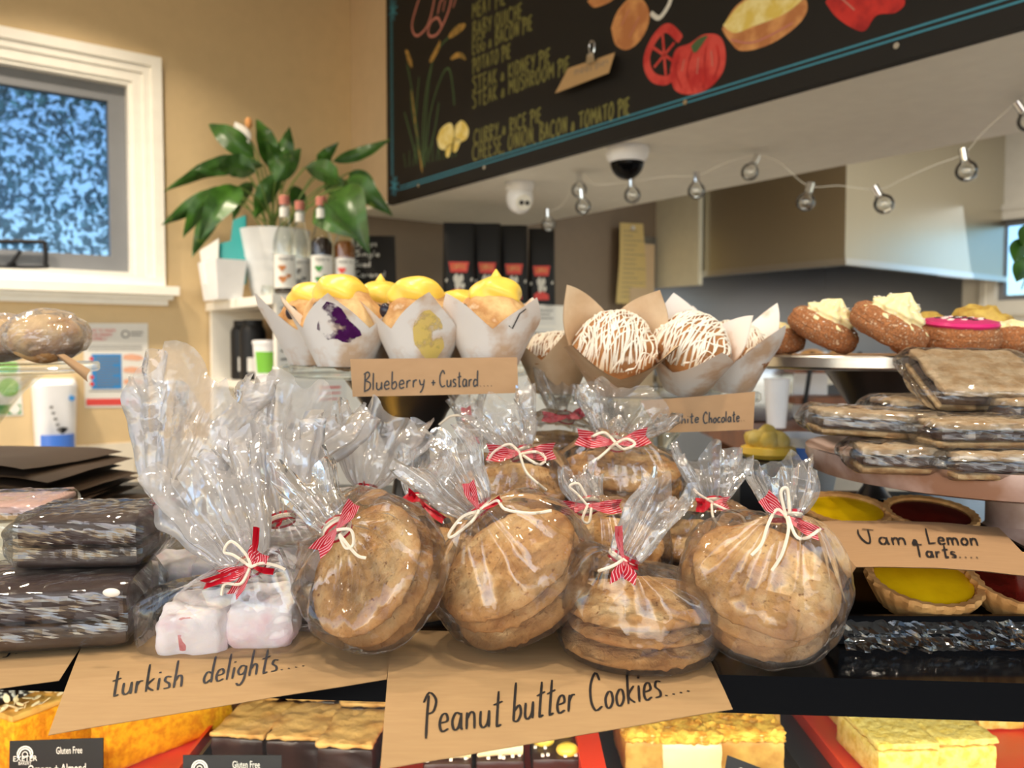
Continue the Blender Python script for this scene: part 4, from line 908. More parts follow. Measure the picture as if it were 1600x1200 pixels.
# orange almond cake wedges
for i, (px, y, rz, lab) in enumerate([(118, .935, -.5, 'orange almond cake slice behind the black card'), (196, 1.01, -.5, 'orange almond cake slice in shadow under the turkish delight paper'), (262, .940, -.62, 'bright yellow orange almond cake slice with flaked almonds')]):
    c = tp(px, y); t = thing('almond_cake_slice', lab, 'cake slice', c, 'orange almond cake slices')
    m = Matrix.Rotation(rz, 3, 'Z')
    g = MB().rbox((.045, .16, .062), .005, 14, .0016, 160, i, (0, 0, .0315)); g.v = [c + m @ V((p.x*(1 + p.y*2.2), p.y, p.z)) for p in g.v]; obj('sponge', g, M['sponge'], t)
    g = MB().rbox((.049, .165, .008), .003, 10, .001, 160, i + 7, (0, 0, .066)); g.v = [c + m @ V((p.x*(1 + p.y*2.2), p.y, p.z)) for p in g.v]; obj('icing', g, M['caramel'], t)
    g = MB(); r = random.Random(i)
    for k in range(95):
        p = V((r.uniform(-.022, .022), r.uniform(-.08, .08), .071 + r.uniform(0, .006))); p.x *= 1 + p.y*2.2
        a = V((r.gauss(0, 1), r.gauss(0, 1), r.gauss(0, .4))).normalized(); b = a.cross(V((r.gauss(0, .3), r.gauss(0, .3), 1))).normalized(); q = r.uniform(.003, .0065)
        g.prism([c + m @ (p + (a*math.cos(h)*q + b*math.sin(h)*q*.6)) for h in [2*PI*j/7 for j in range(7)]], a.cross(b)*.0006)
    o = obj('flaked_almonds', g, M['almond'], t); o['kind'] = 'stuff'
# chocolate tart
c = tp(-26, 1.0); t = thing('chocolate_tart', 'round dark tart with chopped nuts at the edge of the case', 'tart', c)
def crimp(R, dep): return lambda p: V((p.x*(1 + dep*math.cos(28*math.atan2(p.y, p.x))*(math.hypot(p.x, p.y)/R)), p.y*(1 + dep*math.cos(28*math.atan2(p.y, p.x))*(math.hypot(p.x, p.y)/R)), p.z))
obj('tart_shell', MB().lathe([(.052, 0), (.066, .022), (.070, .027), (.066, .029), (.060, .024), (.05, .022)], 84, c, crimp(.07, .02)), M['pastry'], t)
obj('filling', MB().lathe([(.060, .022), (.058, .0252), (.03, .0262), (.001, .0265)], 40, c), M['choc_slice'], t)
g = MB(); r = random.Random(9)
for k in range(120): a = r.uniform(0, 2*PI); q = .055*math.sqrt(r.random()); g.rbox((.004, .003, .0025), .001, 1, 0, c=c + V((q*math.cos(a), q*math.sin(a), .0275)))
o = obj('chopped_nuts', g, M['sprinkle'], t); o['kind'] = 'stuff'
# brownies
for i, (px, y, rz) in enumerate([(398, .918, -.14), (478, .912, -.05), (556, .895, -.08), (420, 1.016, -.1), (500, 1.012, -.03), (580, .995, 0.02)]):
    c = tp(px, y); t = thing('brownie', ['brownie with pale cracked crust at the front corner by the sauce of shadow', '', ''][0] and ['pale crusted brownie nearest the small black card', 'pale crusted brownie in the middle of the front row', 'pale crusted brownie at the front against the paper', 'pale crusted brownie behind the one by the black card', 'pale crusted brownie in the middle of the back row', 'pale crusted brownie at the back against the paper'][i], 'brownie', c, 'brownies in the case')
    blob('crumb', (.060, .086, .036), .004, .0022, 70, i, c + Z*.0175, rz, M['choc'], t); blob('crust', (.061, .087, .006), .003, .0026, 75, i + 5, c + Z*.0385, rz, M['blondie'], t, None, 16)
# cream topped slices
for i, (px, y, lab) in enumerate([(704, .862, 'chocolate slice with crumbled white top beside the red tray wall'), (782, .868, 'chocolate slice topped with two pale piped bars'), (866, .872, 'chocolate slice dripping with yellow cream')]):
    c = tp(px, y); t = thing('cream_slice', lab, 'slice', c, 'cream topped chocolate slices')
    blob('chocolate_base', (.050, .085, .036), .004, .001, 80, i, c + Z*.0185, 0, M['choc_slice'], t)
    if i < 2:
        for k in range(3): g = MB().tube(catmull([c + V((-.023, -.032 + .03*k, .0415 + .001*k)), c + V((0, -.031 + .03*k, .0435)), c + V((.023, -.029 + .03*k, .043))], 5), [.0065]*11, 10); obj('piped_bar', g, M['cream_y'], t)
    else:
        for k in range(4): g = MB().ball((.012, .010, .007), c + V(((-1)**k*.012, -.03 + .021*k, .040)), 14, 8); obj('cream_drip', g, M['custard'], t)
    g = MB(); r = random.Random(i + 20)
    for k in range(16): g.rbox((.004, .004, .003), .001, 1, c=c + V((r.uniform(-.022, .022), r.uniform(-.04, -.02), .038)))
    o = obj('crumbs', g, M['white_choc'], t); o['kind'] = 'stuff'
# caramel crumble slices
for i, (px, y, rz, lab) in enumerate([(998, .905, .03, 'narrow yellow crumble slice next to the orange-red tray wall'), (1070, .90, -.02, 'pale sided yellow crumble slice in the middle of its tray'), (1160, .905, -.04, 'wide yellow crumble slice behind the tilted black card'), (1002, 1.01, 0, 'yellow crumble slice at the back of the tray under the paper'), (1084, 1.01, 0, 'yellow crumble slice at the back, middle of its row'), (1166, 1.015, 0, 'yellow crumble slice at the back, nearest the grey gap')]):
    c = tp(px, y); t = thing('crumble_slice', lab, 'slice', c, 'yellow crumble slices'); w_ = (.046, .064, .07, .05, .06, .06)[i]
    blob('caramel_base', (w_, .085, .038), .004, .0012, 90, i, c + Z*.0195, rz, M['cream_y'] if i == 1 else M['caramel'], t); blob('crumble', (w_*1.02, .087, .012), .004, .0036, 190, i + 3, c + Z*.043, rz, M['yellow_slice'], t, None, 18)
# coconut slices
for i, (px, y, rz, lab) in enumerate([(1382, .895, .05, 'pale yellow coconut slice in the middle of the red tray'), (1335, 1.005, .04, 'pale yellow coconut slice behind, beside the red tray wall'), (1468, .905, .07, 'coconut slice with frosted top beside its neighbour in the red tray'), (1436, 1.02, .05, 'coconut slice at the back of the red tray'), (1530, 1.02, .06, 'coconut slice farthest along the back of the red tray')]):
    c = tp(px, y); t = thing('coconut_slice', lab, 'slice', c, 'coconut slices')
    blob('cake_layer', (.066, .10, .036), .004, .001, 90, i, c + Z*.0185, rz, M['coconut'], t); blob('coconut_top', (.067, .102, .008), .003, .002, 170, i + 3, c + Z*.0415, rz, M['coconut'], t, None, 18)
# black price cards
def card(pxq, y, label, lines, rz=0.0):
    q = [atY(px, py, y - (.012 if k > 1 else 0)) for k, (px, py) in enumerate(pxq)]; c = sum(q, V((0,0,0)))/4; c.z = min(p.z for p in q)
    t = thing('price_card', label, 'price card', c, 'black price cards')
    ex = (q[1] - q[0]); ey = q[0] - q[3]; n = ex.cross(ey).normalized()
    obj('card_panel', MB().prism(q, n*-.0012), M['black'], t, False)
    obj('card_foot', MB().prism([q[3].lerp(q[2], .4), q[3].lerp(q[2], .6), q[3].lerp(q[2], .6) + V((0, .03, 0)) - Z*(q[3].z - ZS - .006), q[3].lerp(q[2], .4) + V((0, .03, 0)) - Z*(q[3].z - ZS - .006)], n*-.002), M['black'], t, False)
    g = MB()
    def at(u, v): return q[3] + ex*u + ey*v
    if lines is None: pass
    elif lines == 'C': write_loc(g, "Caramel", at(.12, .62), ex.normalized(), ey.normalized(), ex.length*.7, ey.length*.24, .0012)
    else:
        cc = at(.17, .79)
        for r_, a0, a1 in ((.0075, 0, PI), (.0055, 0, PI), (.0026, 0, PI*2)):
            p = [cc + ex.normalized()*r_*math.cos(a0 + (a1-a0)*j/16) + ey.normalized()*r_*math.sin(a0 + (a1-a0)*j/16) for j in range(17)]; stroke(g, p, [n]*17, .0013 if r_ > .004 else .0008)
        for sx in (-1, 1): stroke(g, [cc + ex.normalized()*.0066*sx, cc + ex.normalized()*.0066*sx - ey.normalized()*.003], [n]*2, .003)
        font_loc(g, "EXETER", at(.04, .69), ex, ey, .0072, .0004, ex.length*.26); font_loc(g, "BAKERY", at(.10, .635), ex, ey, .0045, .0004, ex.length*.14)
        for s_, u, v, h, f in lines: font_loc(g, s_, at(u, v), ex, ey, h, .0004, ex.length*f)
    obj('card_lettering', g, M['chalk_white'], t, False)
card([(15, 1158), (161, 1153), (161, 1254), (13, 1262)], .80, 'black card for gluten free orange and almond cake', [("Gluten Free", .50, .78, .0095, .28), ("Orange + Almond", .20, .50, .0115, .62), ("Cake", .42, .3, .012, .2)])
card([(286, 1180), (440, 1180), (440, 1280), (285, 1280)], .80, 'black gluten free card in front of the brownies', [("Gluten Free", .50, .80, .0095, .28), ("Brownie", .3, .5, .0125, .4)])
card([(1137, 1180), (1262, 1228), (1262, 1300), (1122, 1262)], .80, 'tilted black card in front of the wide yellow crumble slice', 'C')

# ------------------------------------------------------------------ kraft papers with handwriting
def paper_sheet(name, corners, label, texts, droop=0.0, mat='kraft', wd=.0016, lift=.0006):
    q = [atZ(*p, ZC + lift) for p in corners]
    def bul(u, v):
        p = q[0]*(1-u)*(1-v) + q[1]*u*(1-v) + q[2]*u*v + q[3]*(1-u)*v
        over = -(p - CE).dot(YC)                    # how far past the front edge
        return V((0, 0, .0005*noise.noise(V((u*4, v*4, len(label)))) + .0004 - droop*max(0, over)**1.5))
    S = patch(q, bul); c = sum(q, V((0,0,0)))/4
    t = thing(name, label, 'paper', V((c.x, c.y, ZC)))
    g = MB().grid(S, 30, 16)
    nv = len(g.v); g.add([p - Z*.0003 for p in g.v[:nv]], [f[::-1] for f in g.f[:]])
    obj('sheet', g, M[mat], t)
    bv = BVHTree.FromPolygons(g.v[:nv], [f for f in g.f[:len(g.f)//2]])
    def surf(px, py):
        d = ray(px, py).normalized(); h = bv.ray_cast(CAM, d)
        if h[0] is None: p = atZ(px, py, ZC + lift); return p, Z
        n = h[1] if h[1].z > 0 else -h[1]; return h[0], n
    g = MB()
    for tx, p0, p1, hv in texts: write_px(g, tx, p0, p1, hv, surf, wd, .0004)
    if texts: obj('handwriting', g, M['ink'], t, False)
    return t
paper_sheet('price_paper', [(-120, 985), (150, 978), (92, 1062), (-160, 1092)], 'kraft paper with a handwritten price under the chocolate slices', [("5. . .", (2, 1030), (78, 1008), (0, -30))], .12, wd=.0014, lift=.0006)
paper_sheet('turkish_delight_paper', [(138, 985), (616, 988), (604, 1061), (75, 1138)], 'kraft paper sign reading turkish delights over the front edge', [("turkish", (172, 1090), (286, 1074), (6, -44)), ("delights....", (316, 1070), (478, 1042), (7, -42))], .12, lift=.0016)
paper_sheet('peanut_cookie_paper', [(612, 984), (1092, 996), (1145, 1105), (594, 1187)], 'large kraft paper sign reading peanut butter cookies', [("Peanut", (660, 1148), (784, 1136), (2, -62)), ("butter", (800, 1130), (898, 1112), (3, -62)), ("Cookies....", (922, 1114), (1080, 1082), (-4, -60))], .12, lift=.0026, wd=.0016)

# gold boards
g = MB(); g.prism([atZ(a, b, ZC + .004) for a, b in ((236, 958), (900, 962), (870, 832), (300, 830))], -Z*.0012); single('gold_board', g, M['gold'], 'gold cake board under the bags of cookies and turkish delight', 'cake board', None, False)

# ------------------------------------------------------------------ bags of cookies and turkish delight
def cookie_mesh(seed):
    R = .055; r = random.Random(seed); so = V((seed*5.3, seed*2.1, 0))
    prof = [(.001, 0), (.030, 0), (.044, .0006), (.0515, .0030), (.0548, .0056), (.0548, .0072), (.0525, .0093), (.0485, .0109)] + [(.044 - .0055*k, .0118 + .0013*(1 - ((.044 - .0055*k)/.044)**2)) for k in range(8)] + [(.0005, .0131)]
    def fn(p):
        rr = math.hypot(p.x, p.y); k = 1 + .035*noise.noise(V((p.x*28, p.y*28, 1)) + so)
        q = V((p.x*k, p.y*k, p.z))
        if p.z > .005:
            q.z += .0014*noise.noise(V((p.x*70, p.y*70, 0)) + so) + .0008*noise.noise(V((p.x*220, p.y*220, 0)) + so)
            cr = abs(noise.noise(V((p.x*42, p.y*42, 7)) + so)); q.z -= .0026*max(0, 1 - cr/.06)*min(1, rr/.02)
            st = abs(((p.x*.8 + p.y*.6 + .006*noise.noise(V((p.x*30, p.y*30, 3)) + so))/.011) % 1 - .5); q.z -= .0009*max(0, 1 - st/.14)*(rr < .045)
        return q
    g = MB(); dense = []
    for a, b in zip(prof, prof[1:]): dense += [(a[0] + (b[0]-a[0])*j/2, a[1] + (b[1]-a[1])*j/2) for j in range(2)]
    g.lathe(dense + [prof[-1]], 84, (0, 0, 0), fn)
    me = bpy.data.meshes.new('cookie'); me.from_pydata(g.v, [], g.f); me.shade_smooth(); me.materials.append(M['cookie']); return me
COOK = [cookie_mesh(k) for k in range(4)]; TH = .0122

def film_skin(c0, n, r, h, N, T, Wv, seed, sy=1.0):
    n = V(n).normalized(); a1 = (Wv - n*Wv.dot(n)).normalized(); a2 = n.cross(a1); so = V((seed*3.7, seed*1.3, seed*.7)); rd = random.Random(seed)
    d = (T - N); Lf = d.length; d = d.normalized(); A = (Wv - d*Wv.dot(d)); w = A.length; A.normalize(); B = d.cross(A)
    if B.dot(a2) < 0: B = -B
    ph = [rd.uniform(0, 6.28) for _ in range(6)]
    def P(a, v):
        ca, sa = math.cos(a), math.sin(a)
        if sy < 1 and v < .5: e_ = .62 + .38*max(0, (v - .3)/.2); ca = math.copysign(abs(ca)**e_, ca); sa = math.copysign(abs(sa)**e_, sa)
        pl = .5*math.sin(9*a + ph[0]) + .5*math.sin(14*a + ph[1]) + .3*math.sin(23*a + ph[2]) + (.7*abs(math.sin(5.5*a + ph[4])) - .35 + .4*abs(math.sin(9.5*a + ph[5])) - .2)*(v > .5)
        if v < .08: t = v/.08; c = c0 - n*.0008; rA = r*1.0*t; rB = rA*sy; x, y = a1, a2; p = .01
        elif v < .26: t = (v - .08)/.18; c = c0 + n*(h*t - .0008*(1 - t)); rA = r*(1.0 + .07*min(1, t*3)) + .002*math.sin(PI*t); rB = rA*sy; x, y = a1, a2; p = .012 + .02*t
        elif v < .54: t = (v - .26)/.28; c = (c0 + n*(h + .0032)).lerp(N, t) + n*(.005*math.sin(PI*t)); k = (1 - t)**.92; rA = r*1.07*k + .0085*(1 - k); rB = r*1.07*sy*k + .0085*(1 - k); e = t*t*(3 - 2*t); x = a1.lerp(A, e).normalized(); y = a2.lerp(B, e).normalized(); p = .03 + .30*t
        elif v < .58: c = N; rA = rB = .0078; x, y = A, B; p = .3; t = 0
        else:
            t = (v - .58)/.42; c = N + d*(Lf*t*(1 + .16*t*math.sin(3*a + ph[3]) + .10*t*math.sin(7*a + ph[4])))
            rA = .008 + (w - .008)*t**.7; rB = .008 + (w*.42 - .008)*t**.75; x, y = A, B; p = .28 - .08*t
        q = c + x*(rA*ca*(1 + p*pl)) + y*(rB*sa*(1 + p*pl))
        if v >= .58:
            q += B*(rB*.55*t*math.sin(2.5*ca*2 + ph[5])) + (A*ca + B*sa)*(.010*t*noise.noise(q*38 + so)) + B*(.008*t*noise.noise(q*60 - so))
        elif v > .08:
            out = (x*ca + y*sa); nz = abs(noise.noise(q*34 + so)); q += out*(.0026*nz + .0012*abs(noise.noise(q*85 + so)))
        return q
    return P
def bag(name, label, face, n, rpx, count, Npx, hN, Tpx, dT, Wpx, rib, twine, d=None, seed=1, kind='cookie', base=None, group=None, cat='bag of cookies', block=None, plain=False):
    n = V(n).normalized(); s = -ray(*face).z/ray(*face).y; zb = (base or ZC) + .0045
    hh = TH*count if kind == 'cookie' else block[2]
    if d is None: d = (CAM.z - zb - hh*n.z)/(s + rpx/F*math.sqrt(max(0, 1 - n.z**2)))
    fc = atY(face[0], face[1], d); r = rpx*d/F; c0 = fc - n*hh
    t = thing(name, label, cat, V((c0.x, c0.y, zb - .004)), group)
    q = n.to_track_quat('Z', 'Y').to_matrix()
    if kind == 'cookie':
        for k in range(count):
            o = bpy.data.objects.new('cookie', COOK[(seed + k) % 4]); COL.objects.link(o); o.parent = t
            sp = Matrix.Rotation(seed*1.7 + k*2.1, 3, 'Z'); jit = (q @ V((math.sin(seed*3 + k*2.4), math.cos(seed + k*1.9), 0)))*(.0025 if k < count - 1 else 0)
            m = (q @ sp).to_4x4(); m.translation = c0 + n*(TH*k) + jit - ORG[t.name]
            o.matrix_local = m @ Matrix.Scale(r/.0555, 4); ORG[o.name] = ORG[t.name]
    else:
        ax = V((block[3], .25 if block[3] else 0, 0)) if 0 else V((1, .12, 0)).normalized()
        for k in range(2):
            g = MB().rbox((block[0]/2 - .001, block[1], block[2]), .007, 14, .0030, 70, seed + k); e = (ax - n*ax.dot(n)).normalized(); e2 = n.cross(e)
            g.v = [c0 + e*(p.x*1.03 + (k - .5)*block[0]/2*.98) + e2*(p.y + (k - .5)*.006) + n*(p.z + block[2]/2 + .0005) for p in g.v]; obj('turkish_delight', g, M['delight'], t)
        if not plain:
            g = MB().rbox((.012, .004, .024), .002, 4, .001, 90, seed); g.v = [c0 + e*(p.x - block[0]*.27) + e2*(p.y - block[1]*.5) + n*(p.z + block[2]*.62) for p in g.v]; obj('pink_cut', g, M['delight_red'], t)
    # neck: on the sight line of its place in the photo, hN above the top face
    N = onP(Npx[0], Npx[1], fc + n*hN, n) if abs(ray(*Npx).normalized().dot(n)) > .12 else atY(Npx[0], Npx[1], d)
    N = atY(Npx[0], Npx[1], min(max(N.y, d - .055), d + .03))
    T = atY(Tpx[0], Tpx[1], N.y + dT); Wv = (RT*Wpx[0] - UP*Wpx[1])*(T.y/F)
    sy = 1.0 if kind == 'cookie' else min(1.0, block[1]/block[0]*1.08)
    P = film_skin(c0, n, r, hh, N, T, Wv, seed, sy)
    g = MB().grid(lambda u, v: P(2*PI*u, v*.56), 90, 50, wrap=True); o1 = obj('cellophane_wrap', g, M['film'], t, 'all')
    g2 = MB().grid(lambda u, v: P(2*PI*u, .56 + v*.44), 96, 22, wrap=True); o2 = obj('gathered_top', g2, M['film_flare'] if kind == 'cookie' else M['film_milky'], t, 'all')
    bv = BVHTree.FromPolygons(g.v + g2.v, g.f + [[i + len(g.v) for i in f] for f in g2.f])
    def front(px, py, off=.0016, lim=.030):
        dr = ray(px, py); du = dr.normalized(); base_ = (N.y - .0098)/du.y; h = bv.ray_cast(CAM, du)
        dist = base_
        if h[3] is not None and h[3] - off < base_: dist = max(h[3] - off, base_ - lim)
        return CAM + du*dist
    for (ex, ey), wpx, red in rib:
        g = MB(); p0 = V((Npx[0], Npx[1], 0)); p1 = V((ex, ey, 0)); pd = (p1 - p0).normalized(); pn = V((-pd.y, pd.x, 0)); K = 8
        def rb(u, v):
            ww = (4 + (wpx - 4)*min(1, v*1.6)); notch = (abs(u - .5)*2 - .5)*.22*wpx*(v > .99); bend = 4*math.sin(v*PI)*(.5 if ex > Npx[0] else -.5)
            p = p0 + pd*((p1 - p0).length*v + notch) + pn*((u - .5)*ww + bend)
            w_ = front(p.x, p.y, .0012); return w_ - FW*(.0025*math.sin(u*PI*2 + v*2)*v)
        g.grid(rb, 4, K, uv=True); g.grid(lambda u, v: rb(1-u, v) + FW*.0004, 4, K, uv=True); obj('ribbon_tail', g, M['ribbon_red' if red else 'ribbon'], t)
    g = MB(); dn = (T - N).normalized(); e1 = dn.orthogonal().normalized(); e2 = dn.cross(e1)
    if rib:
        for k in range(2): g.tube([N + dn*(.0016*(k - .5)) + (e1*math.cos(a) + e2*math.sin(a))*.0096 for a in [2*PI*j/20 for j in range(21)]], .0011, 6)
        for pl in twine: g.tube([front(p.x, p.y, .002) for p in catmull([V((*p, 0)) for p in pl], 6)], .0011 if d < .75 else .0013, 6)
        obj('twine', g, M['twine'], t)
        g = MB().tube([N + dn*a + (e1*math.cos(b) + e2*math.sin(b))*.0003 for a, b in ((-.0035, 0), (.0035, 1))], .0099, 14, caps=False); obj('ribbon_band', g, M['ribbon_red'], t)
    return t
GB = 'bags of peanut butter cookies'; GT = 'bags of turkish delight'
g = MB().box((-.045, .735, ZC + .0005), (.085, .98, ZC + .047)); single('display_riser', g, M['black'], 'black riser block under the back bags of cookies', 'riser', None, False)
RZ = ZC + .0475
bag('cookie_bag', 'bag of cookies leaning steeply on edge beside the front turkish delight bag', (560, 882), (-.565, -.64, .55), 112, 3, (526, 826), .030, (476, 742), .03, (58, 8),
    [((494, 862), 26, 0), ((553, 786), 22, 0)], [[(526, 828), (548, 828), (552, 850), (540, 856), (530, 836)], [(530, 834), (556, 866), (572, 872)]], seed=2, group=GB)
bag('cookie_bag', 'bag of three cookies tilted to one side above the word peanut', (786, 868), (-.48, -.36, .80), 120, 3, (748, 796), .044, (680, 704), .0, (58, -26),
    [((732, 754), 20, 0), ((782, 778), 10, 1)], [[(748, 798), (722, 808), (702, 834), (708, 838), (736, 816), (748, 800)], [(750, 796), (776, 782), (790, 796), (830, 802), (862, 798)]], seed=3, group=GB)
bag('cookie_bag', 'bag of three cookies lying flat above the word cookies', (998, 926), (0, -.03, 1), 121, 3, (974, 872), .034, (1036, 762), .0, (46, 12),
    [((972, 908), 40, 0), ((966, 822), 12, 0), ((998, 886), 8, 1)], [[(974, 874), (958, 884), (936, 892)]], seed=4, group=GB)
bag('cookie_bag', 'bag of cookies with long white bow tails beside the jam and lemon tarts', (1200, 892), (.11, -.52, .85), 119, 3, (1228, 806), .046, (1222, 724), .01, (56, 6),
    [((1194, 776), 26, 0), ((1280, 834), 20, 0)], [[(1230, 810), (1214, 796), (1200, 820), (1190, 850), (1174, 868)], [(1230, 810), (1232, 830), (1222, 866), (1206, 892)], [(1232, 808), (1244, 838), (1262, 840), (1282, 826)], [(1228, 806), (1220, 770), (1230, 764), (1234, 800)]], seed=5, group=GB)
bag('cookie_bag', 'bag of cookies behind the tilted bag, white bow over wide red ribbon tails', (800, 752), (0, -.28, .96), 90, 3, (812, 708), .030, (772, 630), .02, (66, 6),
    [((762, 706), 26, 0), ((866, 704), 26, 0)], [[(812, 708), (796, 694), (772, 706), (762, 722)], [(812, 710), (836, 706), (852, 716), (842, 726), (818, 712)], [(812, 710), (824, 740), (854, 766)]], d=.76, base=RZ, seed=6, group=GB)
bag('cookie_bag', 'highest bag of cookies, broad flared top under the white chocolate label', (968, 724), (0, -.16, .98), 98, 4, (962, 692), .026, (980, 628), .03, (82, 4),
    [((902, 682), 26, 0), ((1012, 680), 26, 0)], [[(962, 692), (944, 676), (922, 684)], [(962, 694), (976, 702), (992, 694), (980, 686), (964, 692)], [(960, 694), (940, 712), (926, 722)]], d=.78, base=RZ, seed=7, group=GB)
bag('cookie_bag', 'small looking bag of cookies wedged between the tilted bag and the flat bag', (944, 836), (.0, -.20, .97), 96, 4, (918, 790), .030, (906, 738), .02, (32, 4),
    [((876, 792), 22, 0), ((970, 790), 22, 0)], [[(918, 790), (902, 772), (890, 760), (904, 756), (916, 776)], [(918, 790), (910, 812), (920, 816), (924, 794)]], d=.665, seed=8, group=GB)
bag('cookie_bag', 'bag of cookies with crumpled red ribbon behind the one beside the tarts', (1096, 836), (0, -.12, .99), 98, 4, (1114, 786), .034, (1108, 712), .02, (54, 2),
    [((1088, 788), 22, 1), ((1138, 786), 22, 0)], [[(1114, 786), (1092, 772), (1084, 764)], [(1112, 788), (1116, 812), (1140, 834)], [(1116, 788), (1138, 798), (1160, 808), (1166, 826)]], d=.72, seed=9, group=GB)
bag('cookie_bag', 'bag with upright red ribbon and thin looped twine at the back of the cookies', (738, 722), (0, -.2, .97), 72, 3, (738, 680), .026, (726, 616), .0, (22, 2),
    [((728, 636), 16, 1), ((742, 694), 18, 1)], [[(736, 680), (728, 654), (706, 650), (686, 664)], [(738, 682), (734, 700), (740, 716)]], d=.85, base=RZ, seed=10, group=GB)
bag('cookie_bag', 'bag of cookies mostly hidden behind the highest bag', (866, 682), (0, -.1, .99), 72, 5, (884, 652), .024, (896, 606), .02, (60, 0),
    [((848, 650), 16, 0), ((912, 642), 16, 0)], [], d=.925, base=RZ, seed=11, group=GB)
bag('cookie_bag', 'bag of cookies in the gap behind the steeply leaning bag', (664, 866), (-.1, -.3, .95), 98, 3, (656, 782), .042, (664, 712), .02, (40, 0),
    [((636, 770), 18, 1), ((694, 812), 12, 1)], [], d=.665, seed=12, group=GB)
BK = (.092, .052, .034)
bag('turkish_delight_bag', 'front bag of pale pink turkish delight with dark red ribbon bow', (360, 934), (-.04, -.10, 1), 125, 1, (392, 884), .030, (322, 730), .05, (96, 0),
    [((318, 912), 15, 1), ((346, 900), 22, 0), ((402, 824), 10, 1), ((406, 862), 34, 0), ((428, 892), 10, 1), ((364, 930), 18, 0)], [[(392, 886), (366, 868), (350, 862), (362, 846), (384, 866), (392, 884)], [(392, 886), (410, 880), (432, 884), (446, 890)], [(390, 888), (376, 912), (352, 912), (346, 930)]], d=.590, seed=21, kind='delight', cat='bag of sweets', group=GT, block=BK)
bag('turkish_delight_bag', 'bag of turkish delight with tallest cellophane, beside the wrapped chocolate slices', (308, 868), (0, -.1, 1), 104, 1, (258, 784), .055, (310, 596), .03, (100, 4),
    [((240, 786), 16, 1)], [], d=.70, seed=22, kind='delight', cat='bag of sweets', group=GT, block=BK, plain=True)
bag('turkish_delight_bag', 'bag of turkish delight behind the front one, cellophane under the glass stand', (440, 836), (0, -.1, 1), 104, 1, (434, 748), .06, (484, 624), .03, (98, 0),
    [((446, 750), 12, 1), ((424, 742), 8, 1)], [], d=.73, seed=23, kind='delight', cat='bag of sweets', group=GT, block=BK, plain=True)
bag('turkish_delight_bag', 'bag of turkish delight behind the steeply leaning cookies', (560, 820), (0, -.1, 1), 96, 1, (572, 764), .05, (594, 654), .02, (74, 0),
    [((588, 772), 10, 1), ((566, 754), 10, 1)], [], d=.79, seed=24, kind='delight', cat='bag of sweets', group=GT, block=BK, plain=True)
bag('turkish_delight_bag', 'bag of turkish delight between the front one and the leaning cookies', (462, 880), (0, -.1, 1), 110, 1, (440, 812), .045, (414, 680), .03, (92, 0),
    [((430, 818), 10, 1)], [], d=.66, seed=25, kind='delight', cat='bag of sweets', group=GT, block=BK, plain=True)

# ------------------------------------------------------------------ cake stands
def cake_stand(label, c, R, zt, rim, stem, mat, name='cake_stand', part_mat=None):
    b = V((c[0], c[1], ZC + .0006)); H = zt - b.z
    t = thing(name, label, 'cake stand', b)
    obj('plate', MB().lathe([(.02, H - rim - .004), (R*.9, H - rim - .002), (R - .002, H - rim), (R, H - rim + .002), (R, H - .002), (R - .002, H), (R - .006, H - .002), (R*.5, H - .003), (.001, H - .003)], 72, b), mat, t)
    obj('pedestal', MB().lathe([(r, z*(H - rim - .004)) for r, z in stem], 48, b), part_mat or mat, t)
    return t
GS = [(.062, 0), (.064, .02), (.05, .06), (.022, .16), (.018, .3), (.018, .45), (.030, .7), (.055, .9), (.075, 1.0)]
cake_stand('glass cake stand holding the blueberry and custard muffins', atY(637, 573, .955), .142, 1.531, .012, [(.066, 0), (.068, .03), (.045, .10), (.020, .22), (.016, .36), (.026, .56), (.046, .78), (.072, 1.0)], M['glass'], part_mat=M['pewter'])
cake_stand('lower glass cake stand holding the white chocolate muffins', atY(1012, 612, .96), .126, 1.500, .010, GS, M['glass'])
cake_stand('wide steel cake stand holding the cream topped donuts', atY(1368, 570, 1.05), .165, 1.541, .015, [(.06, 0), (.06, .02), (.03, .06), (.012, .2), (.012, .5), (.022, .68), (.062, 1.0)], M['steel'], part_mat=M['pewter'])
cake_stand('small glass stand with wrapped bread rolls above the soap dispenser', atY(-60, 555, .86), .128, 1.535, .010, GS, M['glass'])

